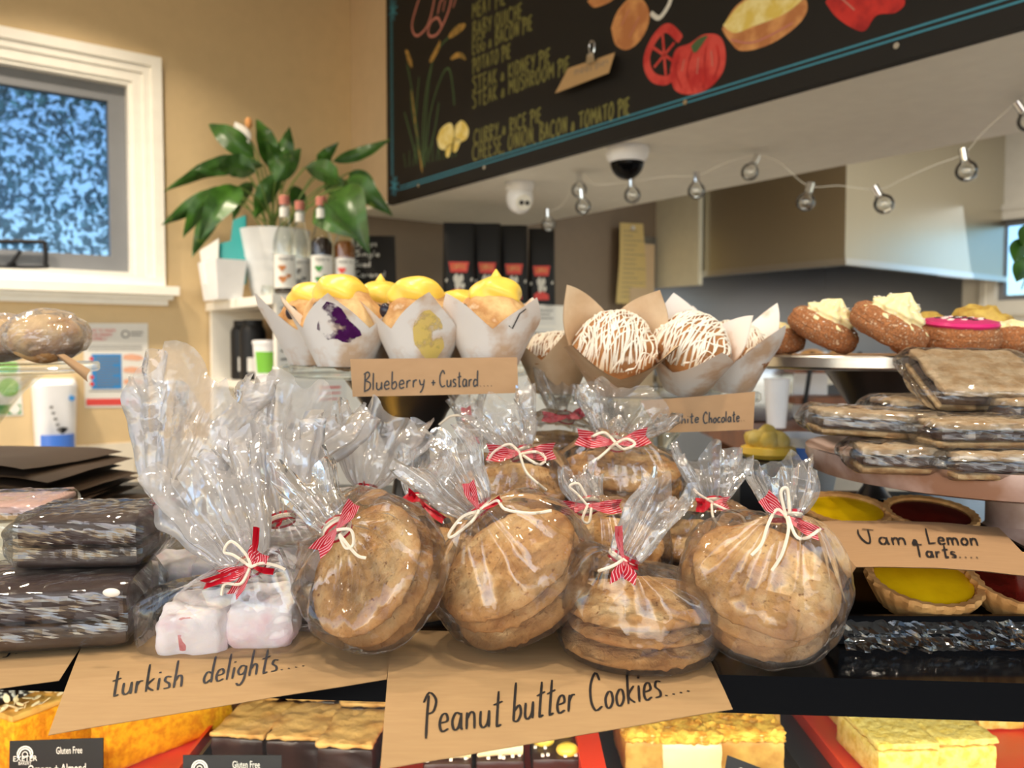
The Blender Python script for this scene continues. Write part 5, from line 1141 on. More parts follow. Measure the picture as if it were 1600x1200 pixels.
# ------------------------------------------------------------------ muffins in folded paper
def muffin(name, label, group, px, y, zt, s=1.0, rz=0.0, tilt=None, top='custard', paper='tulip', seed=1, marks=None, spread=1.0, hs=1.0):
    b = atY(px, 560, y); b.z = zt
    t = thing(name, label, 'muffin', b, group); so = V((seed*2.7, seed*1.1, seed*4.3))
    m = Matrix.Rotation(rz, 3, 'Z')
    if tilt: m = Matrix.Rotation(tilt[1], 3, tilt[0]) @ m
    zc = .037; lift = 0.0
    if tilt: lift = abs(math.sin(tilt[1]))*.026*s
    def X(p): return b + Z*(lift + .0008) + m @ (V(p)*s)
    def wr(a, v, e=0.0):
        pk = abs(2*((a/(PI/2)) % 1) - 1); pk2 = .15
        H = (.046 + (.044 + .006*math.sin(seed + a*3))*pk**1.15)*hs
        z = H*v; fold = .10*math.sin(8*a + seed)*(.4 + .6*v)*.5
        r = (.0262 + .32*z*spread + 1.3*z*z*spread*(1 - .35*pk))*(1 + fold*.28) + e
        return V((r*math.cos(a), r*math.sin(a), z + (.0006*noise.noise(V((a*3, v*4, seed))))))
    g = MB().grid(lambda u, v: X(wr(2*PI*u, v)), 96, 16, wrap=True); g.grid(lambda u, v: X(wr(-2*PI*u, v, -.0007)), 96, 16, wrap=True)
    g.add([X(wr(2*PI*k/48, 0)) for k in range(48)], [list(range(48))[::-1]])
    pp = obj('paper_case', g, M[paper], t)
    R = .041
    def dome(p):
        q = V(p); k = 1 + .10*noise.noise(q*45 + so) + .05*noise.noise(q*120 + so)
        if q.z < 0: q = V((q.x*(.50 + .50*(1 + q.z/.045)), q.y*(.50 + .50*(1 + q.z/.045)), q.z))
        return q*k
    g = MB().ball((R, R, .040), (0, 0, zc), 56, 30, dome); g.v = [X(p) for p in g.v if 1]; obj('crumb', g, M['muffin' if top == 'custard' else 'muffin_brown'], t, 'all')
    if top == 'custard':
        def sw(p):
            a = math.atan2(p.y, p.x); k = 1 + .07*math.sin(4*a + p.z*240 + seed) + .13*noise.noise(p*42 + so)
            return V((p.x*k, p.y*k, max(p.z, -.008)*(1 + .12*noise.noise(p*40 + so))))
        g = MB().ball((.0275, .026, .0185 + .002*math.sin(seed*3)), (0, 0, 0), 60, 26, sw); d0 = V((.006*math.cos(seed*2), .004*math.sin(seed*2), zc + .0345)); g.v = [X(p + d0) for p in g.v]
        if seed in (3, 5): g.lathe([(.009, .014), (.004, .022), (.0005, .027)], 16, (0, 0, 0), lambda p: X(p + d0))
        obj('custard_swirl', g, M['custard'], t, 'all')
        for k in range(2):
            a = -PI/2 - rz + (-.75, 1.9)[k] + .3*math.sin(seed*2); c = V((R*.90*math.cos(a), R*.90*math.sin(a), zc + .018)); obj('blueberry', MB().ball((.0062*s, .0062*s, .0075*s), X(c), 14, 9), M['blueberry'], t)
    else:
        g = MB(); C_ = V((0, 0, zc))
        def onD(x, y):
            rr = math.hypot(x, y); zz = math.sqrt(max(0, .0405**2 - rr*rr)); p = dome(V((x, y, zz))) if rr < .0405 else dome(V((x/rr*.0405, y/rr*.0405, -.004)))
            return p
        for fam, (ang, nn) in enumerate(((-.95 + seed*.13, 25), (-.70 + seed*.13, 15), (-1.25 + seed*.1, 9))):
            ca, sa = math.cos(ang), math.sin(ang)
            for k in range(nn):
                o_ = (-.037 + .074*(k + .5)/nn) + .002*math.sin(k*5 + seed); L = math.sqrt(max(0, .0405**2 - o_*o_))
                if L < .008: continue
                pts = [];
                for j in range(15):
                    tt = (-1 + 2*j/14)*L*.97; w_ = o_ + .0016*math.sin(j*.8 + k + fam); q = onD(tt*ca - w_*sa, tt*sa + w_*ca); pts.append(X(C_ + q*1.012))
                g.tube(pts, [(.00085 + .0004*math.sin(j*1.3 + k))*s for j in range(15)], 5)
        obj('chocolate_drizzle', g, M['white_choc'], t, 'all')
    ang0 = -PI/2 - rz                              # side of the paper that faces the counter front
    for kind, da, v0, sa_, sv in (marks or []):
        if kind == 'tick':
            g = MB(); pts = [wr(ang0 + da + x, v) for x, v in ((-.16, .80), (-.07, .70), (.0, .92), (.1, .94))]; q = [X(p + V((p.x, p.y, 0)).normalized()*.0006) for p in pts]
            stroke(g, q, [(m @ V((p.x, p.y, .0))).normalized() for p in pts], .0016); obj('printed_tick', g, M['ink'], pp, False)
        else:
            g = MB(); K = 26; pts = []
            for ring_ in (0, .5, 1):
                for j in range(K):
                    q = 2*PI*j/K; f = ring_*(1 + .35*noise.noise(V((math.cos(q)*1.6, math.sin(q)*1.6, seed*2.2))) - (.3*max(0, -math.sin(q)) if 0 else 0)); a = ang0 + da + sa_*f*math.cos(q); v = v0 + sv*f*math.sin(q); p = wr(a, min(max(v, .02), .97)); pts.append(X(p + V((p.x, p.y, 0)).normalized()*.0005))
            g.add(pts, [(r_*K + j, r_*K + (j+1) % K, (r_+1)*K + (j+1) % K, (r_+1)*K + j) for r_ in (0, 1) for j in range(K)]); obj('stain', g, M[kind], pp)
    return t
GM = 'blueberry and custard muffins'; zt = 1.5292
muffin('blueberry_muffin', 'blueberry custard muffin with purple stain on its paper', GM, 538, .885, zt, 1.08, PI/4 + .75, None, seed=1, hs=.80, spread=1.35, marks=[('berry_stain', .10, .66, .44, .24)])
muffin('blueberry_muffin', 'blueberry custard muffin with yellow custard stain on its paper', GM, 656, .880, zt, 1.06, .25, None, seed=2, hs=.80, spread=1.35, marks=[('custard_stain', .34, .44, .42, .36)])
muffin('blueberry_muffin', 'custard topped muffin with a black tick on its paper corner', GM, 768, .885, zt, 1.05, PI/4 + .05, None, seed=3, hs=.80, spread=1.35, marks=[('tick', .55, .8, 0, 0)], paper='tulip')
muffin('blueberry_muffin', 'blueberry muffin half hidden behind the one with the purple stain', GM, 492, .975, zt, 1.08, .6, None, seed=4, hs=.80, spread=1.35)
muffin('blueberry_muffin', 'custard topped muffin in the gap behind the two stained ones', GM, 598, .985, zt, 1.08, 1.0, None, seed=5, hs=.80, spread=1.35)
muffin('blueberry_muffin', 'muffin behind, between the yellow stained one and the ticked one', GM, 712, .985, zt, 1.0, .3, None, seed=6, hs=.80, spread=1.35)
GW = 'white chocolate muffins'; zt = 1.4972
muffin('white_chocolate_muffin', 'big drizzled muffin facing front, tall paper point behind it', GW, 957, .880, zt, 1.04, .80, ('X', .72), 'drizzle', 'tulip_tan', 11, None, 1.25, .95)
muffin('white_chocolate_muffin', 'drizzled muffin tilted beside the big one, dark berry at its side', GW, 1072, .885, zt, 1.03, .2, ('X', .60), 'drizzle', 'tulip', 12, None, 1.25, .85)
muffin('white_chocolate_muffin', 'muffin sunk in pale paper next to the blueberry stand', GW, 868, .955, zt, .92, .35, None, 'drizzle', 'tulip_tan', 13, None, 1.2, .9)
muffin('white_chocolate_muffin', 'drizzled muffin beside the steel donut stand, paper corner up', GW, 1142, .965, zt, 1.0, .6, ('X', .25), 'drizzle', 'tulip', 14, None, 1.2, .95)

# cards hanging at the stands
def stand_card(name, quad, y, dy, label, texts, wd=.0014, mat='kraft_dark', tip=0.0):
    q = [atY(a, b, y + dy*k/3*0 + (tip if k in (2, 3) else 0)) for k, (a, b) in enumerate(quad)]
    S = patch(q, lambda u, v: V((0, -.004*math.sin(PI*u), 0))); c = sum(q, V((0,0,0)))/4; c.z = min(p.z for p in q)
    t = thing(name, label, 'label card', c)
    g = MB().grid(S, 24, 6); nv = len(g.v); g.add([p + V((0, .0006, 0)) for p in g.v[:nv]], [f[::-1] for f in g.f[:]]); obj('card', g, M[mat], t)
    bv = BVHTree.FromPolygons(g.v[:nv], g.f[:len(g.f)//2])
    def surf(px, py):
        d = ray(px, py).normalized(); h = bv.ray_cast(CAM, d)
        if h[0] is None: return atY(px, py, y), V((0, -1, 0))
        return h[0], (h[1] if h[1].y < 0 else -h[1])
    g = MB()
    for tx, p0, p1, hv in texts: write_px(g, tx, p0, p1, hv, surf, wd, .0005)
    if texts: obj('handwriting', g, M['ink'], t, False)
    return t
stand_card('label_card', [(547, 561), (808, 558), (810, 614), (551, 620)], .804, 0, 'kraft card reading blueberry and custard on the glass stand', [("Blueberry", (568, 611), (664, 605), (0, -28)), ("+", (673, 606), (682, 606), (0, -28)), ("Custard....", (686, 605), (770, 604), (0, -26))], tip=-.006)
stand_card('label_card', [(1000, 626), (1180, 612), (1177, 671), (1030, 676)], .826, 0, 'kraft card reading white chocolate below the drizzled muffins', [("White", (1050, 664), (1092, 660), (0, -17)), ("Chocolate..", (1098, 662), (1164, 658), (0, -18))], tip=-.004)
stand_card('label_card', [(88, 555), (100, 553), (141, 578), (137, 597)], .80, 0, 'blank kraft card sticking out beside the wrapped rolls', [], tip=-.002)

# ------------------------------------------------------------------ donuts on the steel stand
def liner(name, pts, z, label, mat='kraft_dark'):
    q = [atZ(a, b, z) if 0 else V((*p, z)) for p in pts]; single(name, MB().prism(q, Z*.0005), M[mat], label, 'paper liner', None, False)
cs = atY(1368, 570, 1.05)
g = MB(); lp = [V((cs.x + (.158 + .018*(k % 3 == 0))*math.cos(2*PI*k/13 + .2), cs.y + (.158 + .018*(k % 3 == 0))*math.sin(2*PI*k/13 + .2), 1.5412)) for k in range(13)]
single('paper_liner', MB().prism(lp, Z*.0006), M['kraft_dark'], 'brown paper sheet under the donuts', 'paper liner', None, False)
def donut(px, y, s, label, top, tilt=None, seed=1, name='cream_donut', mat='donut'):
    b = atY(px, 540, y); b.z = 1.5422; so = V((seed*3.3, seed*1.9, 0)); R, r1, r2 = .030*s, .0165*s, .017*s
    m = Matrix.Rotation(seed*.9, 3, 'Z'); m = (Matrix.Rotation(tilt[1], 3, tilt[0]) @ m) if tilt else m; lift = r2 + (abs(math.sin(tilt[1]))*R if tilt else 0)
    t = thing(name, label, 'donut', b, 'donuts on the steel stand')
    def X(p): return b + Z*lift + m @ V(p)
    def tor(u, v):
        a, c = 2*PI*u, 2*PI*v; k = 1 + .10*noise.noise(V((math.cos(a)*2, math.sin(a)*2, c)) + so) + .05*noise.noise(V((math.cos(a)*9, math.sin(a)*9, 3*math.cos(c))) + so) + .05*noise.noise(V((math.cos(a)*26, math.sin(a)*26, 8*math.cos(c) + 8*math.sin(c))) + so)
        gr = 1 - .10*math.exp(-((c - 0.15)**2)/.02) - .10*math.exp(-((c - 2*PI + .0)**2)/.05)
        rr = R + r1*math.cos(c)*k*gr; return X((rr*math.cos(a), rr*math.sin(a), r2*math.sin(c)*k))
    g = MB().grid(tor, 110, 40, wrap=True); g.lathe([(R*.6, -r2*.2), (R*.62, r2*.3), (.001, r2*.35)], 24, (0, 0, 0), X); obj('ring_dough', g, M[mat], t, 'all')
    if top == 'rosette' or top == 'flat':
        h = .036*s if top == 'rosette' else .018*s; rb = .0335*s
        prof = [(rb*(1 - (k/16)**1.5)*(1 + .12*math.sin(k*1.25)) + .0008, r2*.55 + h*k/16) for k in range(17)]
        def fl(p): a = math.atan2(p.y, p.x); rr = math.hypot(p.x, p.y)*(1 + .15*math.cos(8*a + p.z*150)); return X((rr*math.cos(a), rr*math.sin(a), p.z + .0015*noise.noise(p*80 + so)))
        obj('piped_cream', MB().lathe(prof, 72, (0, 0, 0), fl), M['cream_y'], t, 'all')
        g = MB(); rd = random.Random(seed)
        for k in range(60 if top == 'rosette' else 12):
            a = rd.uniform(0, 6.28); j = rd.uniform(1, 13); q = prof[int(j)]; p = X((q[0]*1.07*math.cos(a), q[0]*1.07*math.sin(a), q[1] + .001)); g.rbox((.0028, .0022, .0012), .0005, 1, c=p)
        o = obj('coconut_flakes', g, M['sprinkle'], t); o['kind'] = 'stuff'
    elif top == 'pink':
        obj('pink_icing', MB().lathe([(.040*s, r2*.75), (.043*s, r2*.95), (.041*s, r2*1.15), (.03*s, r2*1.28), (.001, r2*1.28)], 48, (0, 0, 0), lambda p: X(p*(1 + .02*noise.noise(p*50 + so)))), M['hot_pink'], t)
        g, g2 = MB(), MB(); rd = random.Random(3)
        for k in range(34):
            a = rd.uniform(0, 6.28); q = .026*s*math.sqrt(rd.random()); (g if k % 2 else g2).rbox((.006, .004, .002), .0008, 1, c=X((q*math.cos(a), q*math.sin(a), r2*1.30)))
        o = obj('white_sprinkles', g, M['sprinkle'], t); o['kind'] = 'stuff'; o = obj('dark_sprinkles', g2, M['choc'], t); o['kind'] = 'stuff'
    elif top == 'puff':
        obj('custard_mound', MB().ball((.034*s, .034*s, .022*s), (0, 0, r2*.9), 40, 20, lambda p: X(p*(1 + .14*noise.noise(p*60 + so)))) if 0 else MB().ball((.034*s, .034*s, .024*s), (0, 0, 0), 40, 20, lambda p: X(V((p.x, p.y, p.z + r2*.8))*(1 + .16*noise.noise(p*75 + so)))), M['custard_dull'], t, 'all')
donut(1203, 1.03, .92, 'flat cinnamon donut with low cream at the muffin end of the stand', 'flat', ('X', .10), 1)
donut(1286, .985, .92, 'tilted cinnamon donut with coconut flecked cream, next to the flat one', 'rosette', (V((.55, .83, 0)), .50), 2)
donut(1388, .935, .96, 'largest tilted donut with swirled cream at the stand front', 'rosette', (V((.60, .80, 0)), .52), 3)
donut(1499, .965, .96, 'donut with hot pink icing and sprinkles', 'pink', ('X', .14), 4)
donut(1580, .99, .94, 'donut with pale custard beside the pink iced one', 'flat', None, 5)
donut(1448, 1.115, 1.0, 'custard topped donut peeping out behind the swirled cream', 'puff', None, 6)
donut(1530, 1.09, 1.15, 'custard topped donut standing tall behind the pink icing', 'puff', None, 7)

# ------------------------------------------------------------------ platter of wrapped slices
pc = atY(1566, 690, .835); zpl = 1.444
t = thing('serving_plate', 'round glazed brown plate on a foot, holding the wrapped slices', 'plate', V((pc.x, pc.y, ZC + .0006)))
obj('plate', MB().lathe([(.05, zpl - .026), (.15, zpl - .026), (.180, zpl - .020), (.187, zpl - .006), (.187, zpl + .003), (.182, zpl + .003), (.165, zpl - .004), (.001, zpl - .005)], 80, (pc.x, pc.y, 0)), M['stone'], t)
obj('foot', MB().lathe([(.05, ZC + .0006), (.05, ZC + .01), (.03, ZC + .03), (.03, ZC + .07), (.05, zpl - .0265)], 40, (pc.x + .03, pc.y + .02, 0)), M['stone'], t)
def wrapped(name, label, group, ppx, y, size, rz, zb=None, tilt=None, layers=None, seed=1, ext=(.012, .010), mat='wrap', lumps=.004, cat='wrapped slice'):
    c = atY(ppx[0], ppx[1], y); c.z = zb if zb is not None else c.z; m = Matrix.Rotation(rz, 3, 'Z'); m = (Matrix.Rotation(tilt[1], 3, tilt[0]) @ m) if tilt else m
    t = thing(name, label, cat, c, group); so = V((seed*7.7, seed*3.1, 0)); sx, sy, sz = size
    lift = sum(abs((m @ e).z) for e in (V((sx/2, 0, 0)), V((0, sy/2, 0)))) + .001
    def X(p): return c + Z*lift*1.0 + m @ V(p)
    z0 = 0
    for nm, mt, f, amp in layers:
        h = sz*f; g = MB().rbox((sx*(1 - .02*(z0 > 0)), sy, h*.98), min(.004, h*.4), 12, amp, 110, seed + z0*100, (0, 0, z0 + h/2)); g.v = [X(p) for p in g.v]; obj(nm, g, M[mt], t); z0 += h
    ex, ey = ext
    g = MB().rbox((sx + 2*ex, sy + .006, sz + .005), .012, 26, 0, c=(0, 0, sz/2)); out = []
    for p in g.v:
        e = max(0, abs(p.x) - sx/2)/max(ex, .001); k = 1 - .55*min(1, e)                     # gathered ends flatten
        zc = sz/2 + (p.z - sz/2)*k; n_ = noise.noise(p*55 + so); n2 = abs(noise.noise(p*120 + so)); n3 = abs(noise.noise(V((p.x*40, p.y*150, p.z*60)) + so))
        q = V((p.x + .004*n_*min(1, e*2), p.y*(1 - .15*min(1, e)) + (.0018*n3 + .001*n2)*(1 if p.y > 0 else -1), zc + (lumps*.35*(n2 + n3) + .0004)*(1 if p.z > sz/2 else -.05)))
        q.z = max(q.z, -.0006); out.append(X(q))
    g.v = out; obj('film_wrap', g, M[mat], t, False)
    return t
L3 = [('biscuit_base', 'biscuit', .26, .0012), ('chocolate_filling', 'choc', .42, .0014), ('crumble_top', 'crumb_top', .32, .0022)]
GF = 'film wrapped biscuit slices'; zp = zpl - .004; h_ = .0225
wrapped('wrapped_slice', 'film wrapped chocolate filled slice low on the plate, near its rim', GF, (1398, 700), .745, (.068, .07, h_), -.22, zp, None, L3, 1)
wrapped('wrapped_slice', 'film wrapped slice low at the plate front, beneath two others', GF, (1572, 700), .705, (.105, .065, h_), -.10, zp, None, L3, 2)
wrapped('wrapped_slice', 'film wrapped slice with pointed film end sticking out towards the muffins', GF, (1364, 660), .790, (.110, .075, h_), -.16, zp + .0235, ('Y', .05), L3, 3, (.014, .01))
wrapped('wrapped_slice', 'film wrapped slice resting on the one at the plate front', GF, (1548, 660), .735, (.120, .075, h_), -.03, zp + .0235, None, L3, 4)
wrapped('wrapped_slice', 'film wrapped slice in the third layer, crinkled shiny film end in front', GF, (1456, 640), .835, (.10, .075, h_*.9), -.10, zp + .038, None, L3, 5, (.016, .01))
wrapped('wrapped_slice', 'film wrapped slice in the third layer at the picture edge', GF, (1612, 640), .785, (.10, .07, h_), .20, zp + .040, None, L3, 6)
wrapped('wrapped_slice', 'topmost film wrapped slice, tipped to show its sugary top', GF, (1522, 600), .815, (.104, .090, h_), -.05, zp + .047, ('X', .46), L3, 7, (.018, .01), lumps=.003)
wrapped('wrapped_slice', 'film wrapped slice beside the topmost one', GF, (1650, 610), .83, (.095, .085, h_), .10, zp + .050, ('X', .34), L3, 8, (.012, .01))

# ------------------------------------------------------------------ jam and lemon tarts
a0 = [atZ(1318, 992, ZC + .001), atZ(1700, 1000, ZC + .001)]
t = thing('tart_tray', 'black tray holding the jam and lemon tarts under film', 'tray', V((.35, .72, ZC)))
ty0, ty1 = .582, .885; zf, zb_ = ZC + .006, ZC + .034
def tz(y): return zf + (zb_ - zf)*(y - ty0)/(ty1 - ty0)
tx0 = lambda y: .232 + (y - ty0)*.14 ; tx1 = .455
def tq(x, y, dz=0): return V((x, y, tz(y) + dz))
g = MB(); base = [tq(tx0(ty0), ty0), tq(tx1, ty0), tq(tx1, ty1), tq(tx0(ty1), ty1)]
g.prism(base, -Z*.004)
for a, b in ((0, 1), (1, 2), (2, 3), (3, 0)):
    p, q = base[a], base[b]; inn = (V((.345, .75, 0)) - (p + q)/2); inn.z = 0; inn = inn.normalized()*.004
    g.prism([p, q, q + inn, p + inn], Z*.016)
obj('tray_body', g, M['gloss_black'], t, False)
for k, (x, y) in enumerate(((.26, .61), (.44, .61), (.30, .86), (.44, .86))): obj('foot', MB().box((x - .008, y - .008, ZC + .0003), (x + .008, y + .008, tz(y) - .0042)), M['black'], t, False)
def crumple_front(u, v):
    x = tx0(ty0) + (tx1 - tx0(ty0))*u; n_ = noise.noise(V((u*26, v*5, 1))); return V((x, ty0 - .002 - .012*v*(1 + .8*n_) - .002*abs(n_), ZC + .0022 + (tz(ty0) + .010 - ZC)*(1 - v)**1.3 + .004*abs(noise.noise(V((u*40, v*9, 4))))*(1 - v)))
obj('film_skirt', MB().grid(crumple_front, 60, 8), M['wrap_clear'], t, False)
def tart(px, py, y, R, fill, label, hint):
    c = atY(px, py, y); c.z = tz(y) + .001; sl_ = math.atan((zb_ - zf)/(ty1 - ty0)); m = Matrix.Rotation(sl_ + hint, 3, 'X'); lift = R*.8*abs(math.sin(hint))
    t = thing('fruit_tart', label, 'tart', c, 'jam and lemon tarts'); cr = crimp(R, .022)
    def X(p): return c + Z*lift + m @ cr(V(p))
    obj('tart_shell', MB().lathe([(R*.72, 0), (R*.95, .016), (R, .021), (R*.98, .0235), (R*.86, .0225), (R*.80, .018), (R*.7, .017)], 90, (0, 0, 0), X), M['pastry'], t)
    obj('filling', MB().lathe([(R*.835, .0185), (R*.82, .0205), (R*.5, .0215), (.001, .0217)], 48, (0, 0, 0), lambda p: c + Z*lift + m @ p), M[fill], t)
tart(1436, 925, .628, .0420, 'lemon', 'lemon tart in front of the kraft sign', .20)
tart(1596, 930, .622, .0420, 'jam', 'red jam tart in front of the kraft sign', .20)
tart(1318, 800, .820, .0430, 'lemon', 'bright lemon tart behind the kraft sign', .10)
tart(1450, 808, .805, .0430, 'jam', 'dark jam tart behind the kraft sign', .10)
# kraft sign folded over the tray
sq = [(1276, 815), (1560, 824), (1640, 905), (1338, 886)]
yb, yf = .775, .690; zs_ = tz(.73) + .036
q = [atZ(*p, zs_) for p in sq]; lo = [atZ(1262, 838, ZC + .012), atZ(1346, 928, ZC + .008)]
t = thing('tart_sign', 'kraft paper sign reading jam and lemon tarts folded over their tray', 'sign', V((q[0].x, q[0].y, ZC)))
S = patch(q, lambda u, v: Z*(.003*math.sin(PI*u) + .0006*noise.noise(V((u*5, v*3, 0)))))
g = MB().grid(S, 20, 8)
S2 = lambda u, v: S(0, v).lerp(S(0, v).lerp(V((S(0, v).x - .012, S(0, v).y - .004, ZC + .020)), 1), u) + V((-.005*math.sin(PI*u*.5), 0, .003*math.sin(PI*u)))
g.grid(S2, 8, 8); nv = len(g.v); g.add([p - Z*.0005 for p in g.v[:nv]], [f[::-1] for f in g.f[:]]); obj('paper_fold', g, M['kraft_dark'], t)
bv_ = BVHTree.FromPolygons(g.v[:nv], g.f[:len(g.f)//2])
def ssf(px, py):
    d = ray(px, py).normalized(); h = bv_.ray_cast(CAM, d)
    if h[0] is None: return atZ(px, py, zs_), Z
    return h[0], (h[1] if h[1].z > 0 else -h[1])
g = MB()
for dy in (0, 1.1, 2.2):
    for tx, p0, p1, hv in (("Jam", (1346, 851), (1418, 852), (-7, -24)), ("&", (1424, 851), (1436, 852), (-3, -14)), ("Lemon", (1450, 851), (1530, 853), (-7, -24)), ("Tarts....", (1430, 871), (1530, 873), (-5, -20))): write_px(g, tx, (p0[0], p0[1] + dy - 1), (p1[0], p1[1] + dy - 1), hv, ssf, .0013, .0004 + dy*.0001)
obj('handwriting', g, M['ink'], t, False)
# crumpled gold foil board sticking out under the tray
def foil(u, v):
    p = [atZ(1300, 905, ZC + .002), atZ(1425, 995, ZC + .002), atZ(1312, 993, ZC + .002), atZ(1268, 985, ZC + .002)]
    a = p[0].lerp(p[1], v); b = V((p[0].x - .004, p[0].y, p[0].z)).lerp(p[3], v); q = a.lerp(b, u); return q + Z*(.0012 + .006*abs(noise.noise(V((u*5, v*7, 2))))*(1 - abs(2*u - 1))*(1 if v < .95 else .3))
g = MB().grid(foil, 14, 18); g.grid(lambda u, v: foil(1 - u, v) - Z*.0006, 14, 18); single('gold_foil', g, M['gold'], 'crumpled gold foil corner between the cookies and the tart tray', 'foil', None, False)
# a custard pastry and bowls on the counter behind
b = atY(1200, 712, 1.10); b.z = ZC + .001
st_ = thing('small_riser', 'low dark riser under the green custard pastry', 'riser', b); zr = atY(1200, 716, 1.10).z
obj('riser_body', MB().rbox((.10, .09, zr - b.z), .004, 4, c=b + Z*((zr - b.z)/2)), M['dark_tray'], st_)
t = thing('custard_pastry', 'greenish custard topped pastry between the white chocolate card and the slices', 'pastry', V((b.x, b.y, zr + .001)), None)
b = V((b.x, b.y, zr + .0015))
obj('pastry_base', MB().lathe([(.03, 0), (.036, .006), (.034, .014), (.02, .017)], 36, b, lambda p: p*(1 + .05*noise.noise(p*70))), M['custard'], t)
for k in range(7): a = k*.9; obj('fruit_piece', MB().ball((.013, .011, .012), b + V((.018*math.cos(a)*(k > 0), .018*math.sin(a)*(k > 0), .024 + .008*(k == 0))), 16, 10, lambda p: p*(1 + .25*noise.noise(p*90 + V((k, 0, 0))))), M['chalk_cream'], t)
b = atY(1262, 720, 1.13); b.z = ZC + .001
t = thing('white_bowl', 'white bowl with blue band behind the bags', 'bowl', b); zr2 = atY(1262, 680, 1.13).z - b.z
obj('bowl_body', MB().lathe([(.025, 0), (.03, .004), (.046, zr2*.8), (.052, zr2), (.049, zr2), (.042, zr2*.7), (.02, .01), (.001, .008)], 40, b), M['white_plastic'], t)
obj('blue_band', MB().grid(lambda u, v: b + V((-.0485*math.cos(u*1.1 + .2), -.0485*math.sin(u*1.1 + .2), zr2*(.66 + .2*v))), 10, 1), M['blue_plastic'], t)

# ------------------------------------------------------------------ left of the counter
GCH = 'film wrapped chocolate slices'
LC = [('chocolate_base', 'choc', .45, .0010), ('chocolate_top', 'choc_slice', .55, .0010)]
cb_ = atY(110, 900, .60)
wrapped('wrapped_chocolate_slice', 'film wrapped chocolate slice at the bottom with a white chip on it', GCH, (84, 945), .600, (.122, .085, .042), .18, ZC + .004, None, LC, 11, (.012, .01))
wrapped('wrapped_chocolate_slice', 'film wrapped chocolate slice lying on top of the other one', GCH, (152, 850), .640, (.086, .075, .036), .10, ZC + .049, None, LC, 12, (.012, .01))
g = MB().ball((.006, .002, .003), atY(174, 926, .5545), 14, 8); single('almond_chip', g, M['white_choc'], 'white chip on the bottom chocolate slice', 'chip')
LV = [('pastry_base', 'biscuit', .12, .0006), ('custard_layer', 'vanilla', .70, .0008), ('pastry_top', 'biscuit', .08, .0006), ('pink_icing', 'pink_icing', .10, .0004)]
wrapped('wrapped_vanilla_slice', 'film wrapped custard slice with pale pink icing behind the chocolate ones', None, (18, 850), .74, (.085, .08, .070), .12, ZC + .006, None, LV, 13, (.010, .008))
# wrapped rolls on the small glass stand
for k, (px, y, s, lab) in enumerate(((74, .83, 1.0, 'golden roll in crinkled film, at the stand edge above the soap dispenser'), (4, .87, .95, 'golden roll in crinkled film, cut by the picture edge'))):
    b = atY(px, 550, y); b.z = 1.5362; t = thing('wrapped_roll', lab, 'wrapped roll', b, 'wrapped bread rolls'); so = V((k*5, 2, 1))
    obj('bread', MB().ball((.034*s, .034*s, .024*s), b + Z*.0225*s, 36, 20, lambda p: p*(1 + .10*noise.noise(p*40 + so))), M['muffin'], t, 'all')
    obj('film_wrap', MB().ball((.039*s, .038*s, .0265*s), b + Z*.0255*s, 52, 30, lambda p: V(p)*(1 + .10*abs(noise.noise(p*60 + so)) + .06*noise.noise(p*130 + so)) if p.z > -.015 else V(p)), M['film_flare'], t, False)
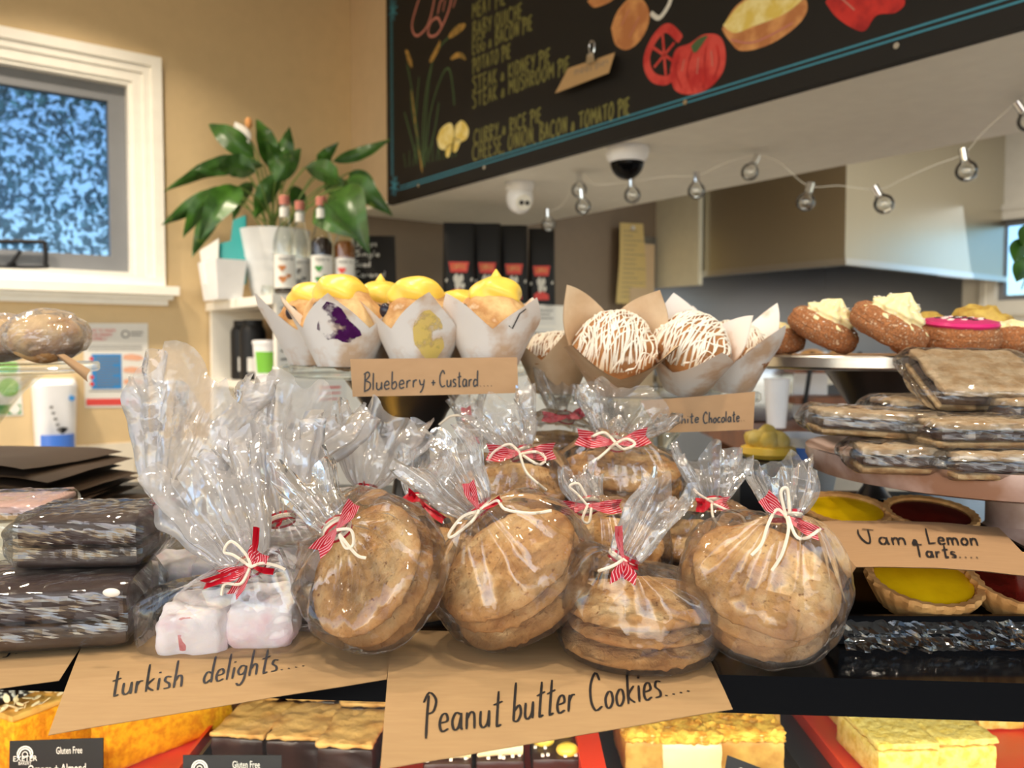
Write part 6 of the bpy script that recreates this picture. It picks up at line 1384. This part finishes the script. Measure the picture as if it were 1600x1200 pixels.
# pile of brown paper bags
rd = random.Random(8); zb0 = ZC + .002
c0 = V((-.56, 1.02, 0))
g = MB().box((-.90, .90, ZC + .0006), (-.43, 1.16, ZC + .014)); single('bag_tray', g, M['black'], 'black flat tray under the pile of brown paper bags', 'tray', None, False)
for k in range(8):
    rz = rd.uniform(-.12, .12); L, W_ = .36 - .012*k, .20; cx, cy = -.665 + rd.uniform(-.012, .012), 1.02 + rd.uniform(-.01, .01); z = ZC + .0165 + k*.0088
    lab = 'flat brown paper bag ' + ['at the very bottom of the pile', 'second from the bottom of the pile', 'third from the bottom of the pile', 'fourth from the bottom of the pile', 'fourth from the top of the pile', 'third from the top of the pile', 'second from the top of the pile', 'on top of the pile, flap raised'][k]
    m = Matrix.Rotation(rz, 3, 'Z'); so = V((k*3.1, 0, 0))
    def bg_(u, v, side):
        x, y = (u - .5)*L, (v - .5)*W_; e = min(1, 6*min(u, 1-u, v, 1-v)); n_ = noise.noise(V((u*5, v*3, 0)) + so)
        zz = side*.0030*e + .0012*n_ + (.012*max(0, u - .8)/.2*(0) ) - .010*max(0, (u - .78)/.22)**2*(1 if k > 2 else 0)*(.6) + (.010*max(0, .5 - v)*(k == 7))
        return V((cx, cy, z)) + m @ V((x, y, zz))
    t = thing('paper_bag', lab, 'paper bag', V((cx, cy, z - .004)), 'pile of brown paper bags')
    g = MB().grid(lambda u, v: bg_(u, v, 1), 24, 12); g.grid(lambda u, v: bg_(1-u, v, -1), 24, 12); obj('bag_body', g, M['bagpaper'], t)
    if k in (4, 7): obj('folded_flap', MB().prism([bg_(a, b, 1) + Z*.0012 for a, b in ((.35, .02), (.78, .02), (.70, .34), (.45, .30))], Z*.0006), M['kraft_dark'], t, False)
# plant trailing down at the edge by the kitchen window
tp_ = thing('trailing_plant', 'glossy green leaves trailing down in front of the kitchen window', 'plant', atY(1606, 420, 1.75))
gL, gS = MB(), MB(); top_ = atY(1630, 200, 1.75); top_.z = SO - .001
for a, b in (((1606, 372), (1586, 408)), ((1612, 400), (1590, 440)), ((1618, 350), (1600, 384)), ((1622, 410), (1640, 450))):
    A, B = atY(*a, 1.75), atY(*b, 1.73); ax = (B - A); Ln = ax.length; ax.normalize(); sd = ax.cross(FW).normalized(); nr = sd.cross(ax)
    gL.grid(lambda u, v: A + ax*(Ln*v) + sd*((u - .5)*2*.020*math.sin(PI*min(1, v**.7 + .001))) + nr*(Ln*.15*math.sin(PI*v) + abs(u - .5)*.008), 6, 10); gS.tube([atY(1618, a[1] - 20, 1.76), A], .0015, 5)
gS.tube(catmull([top_, atY(1624, 300, 1.76), atY(1618, 380, 1.76), atY(1596, 452, 1.75)], 6), .0016, 5)
obj('foliage', gL, M['leaf'], tp_, 'all'); obj('stalks', gS, M['stem'], tp_)
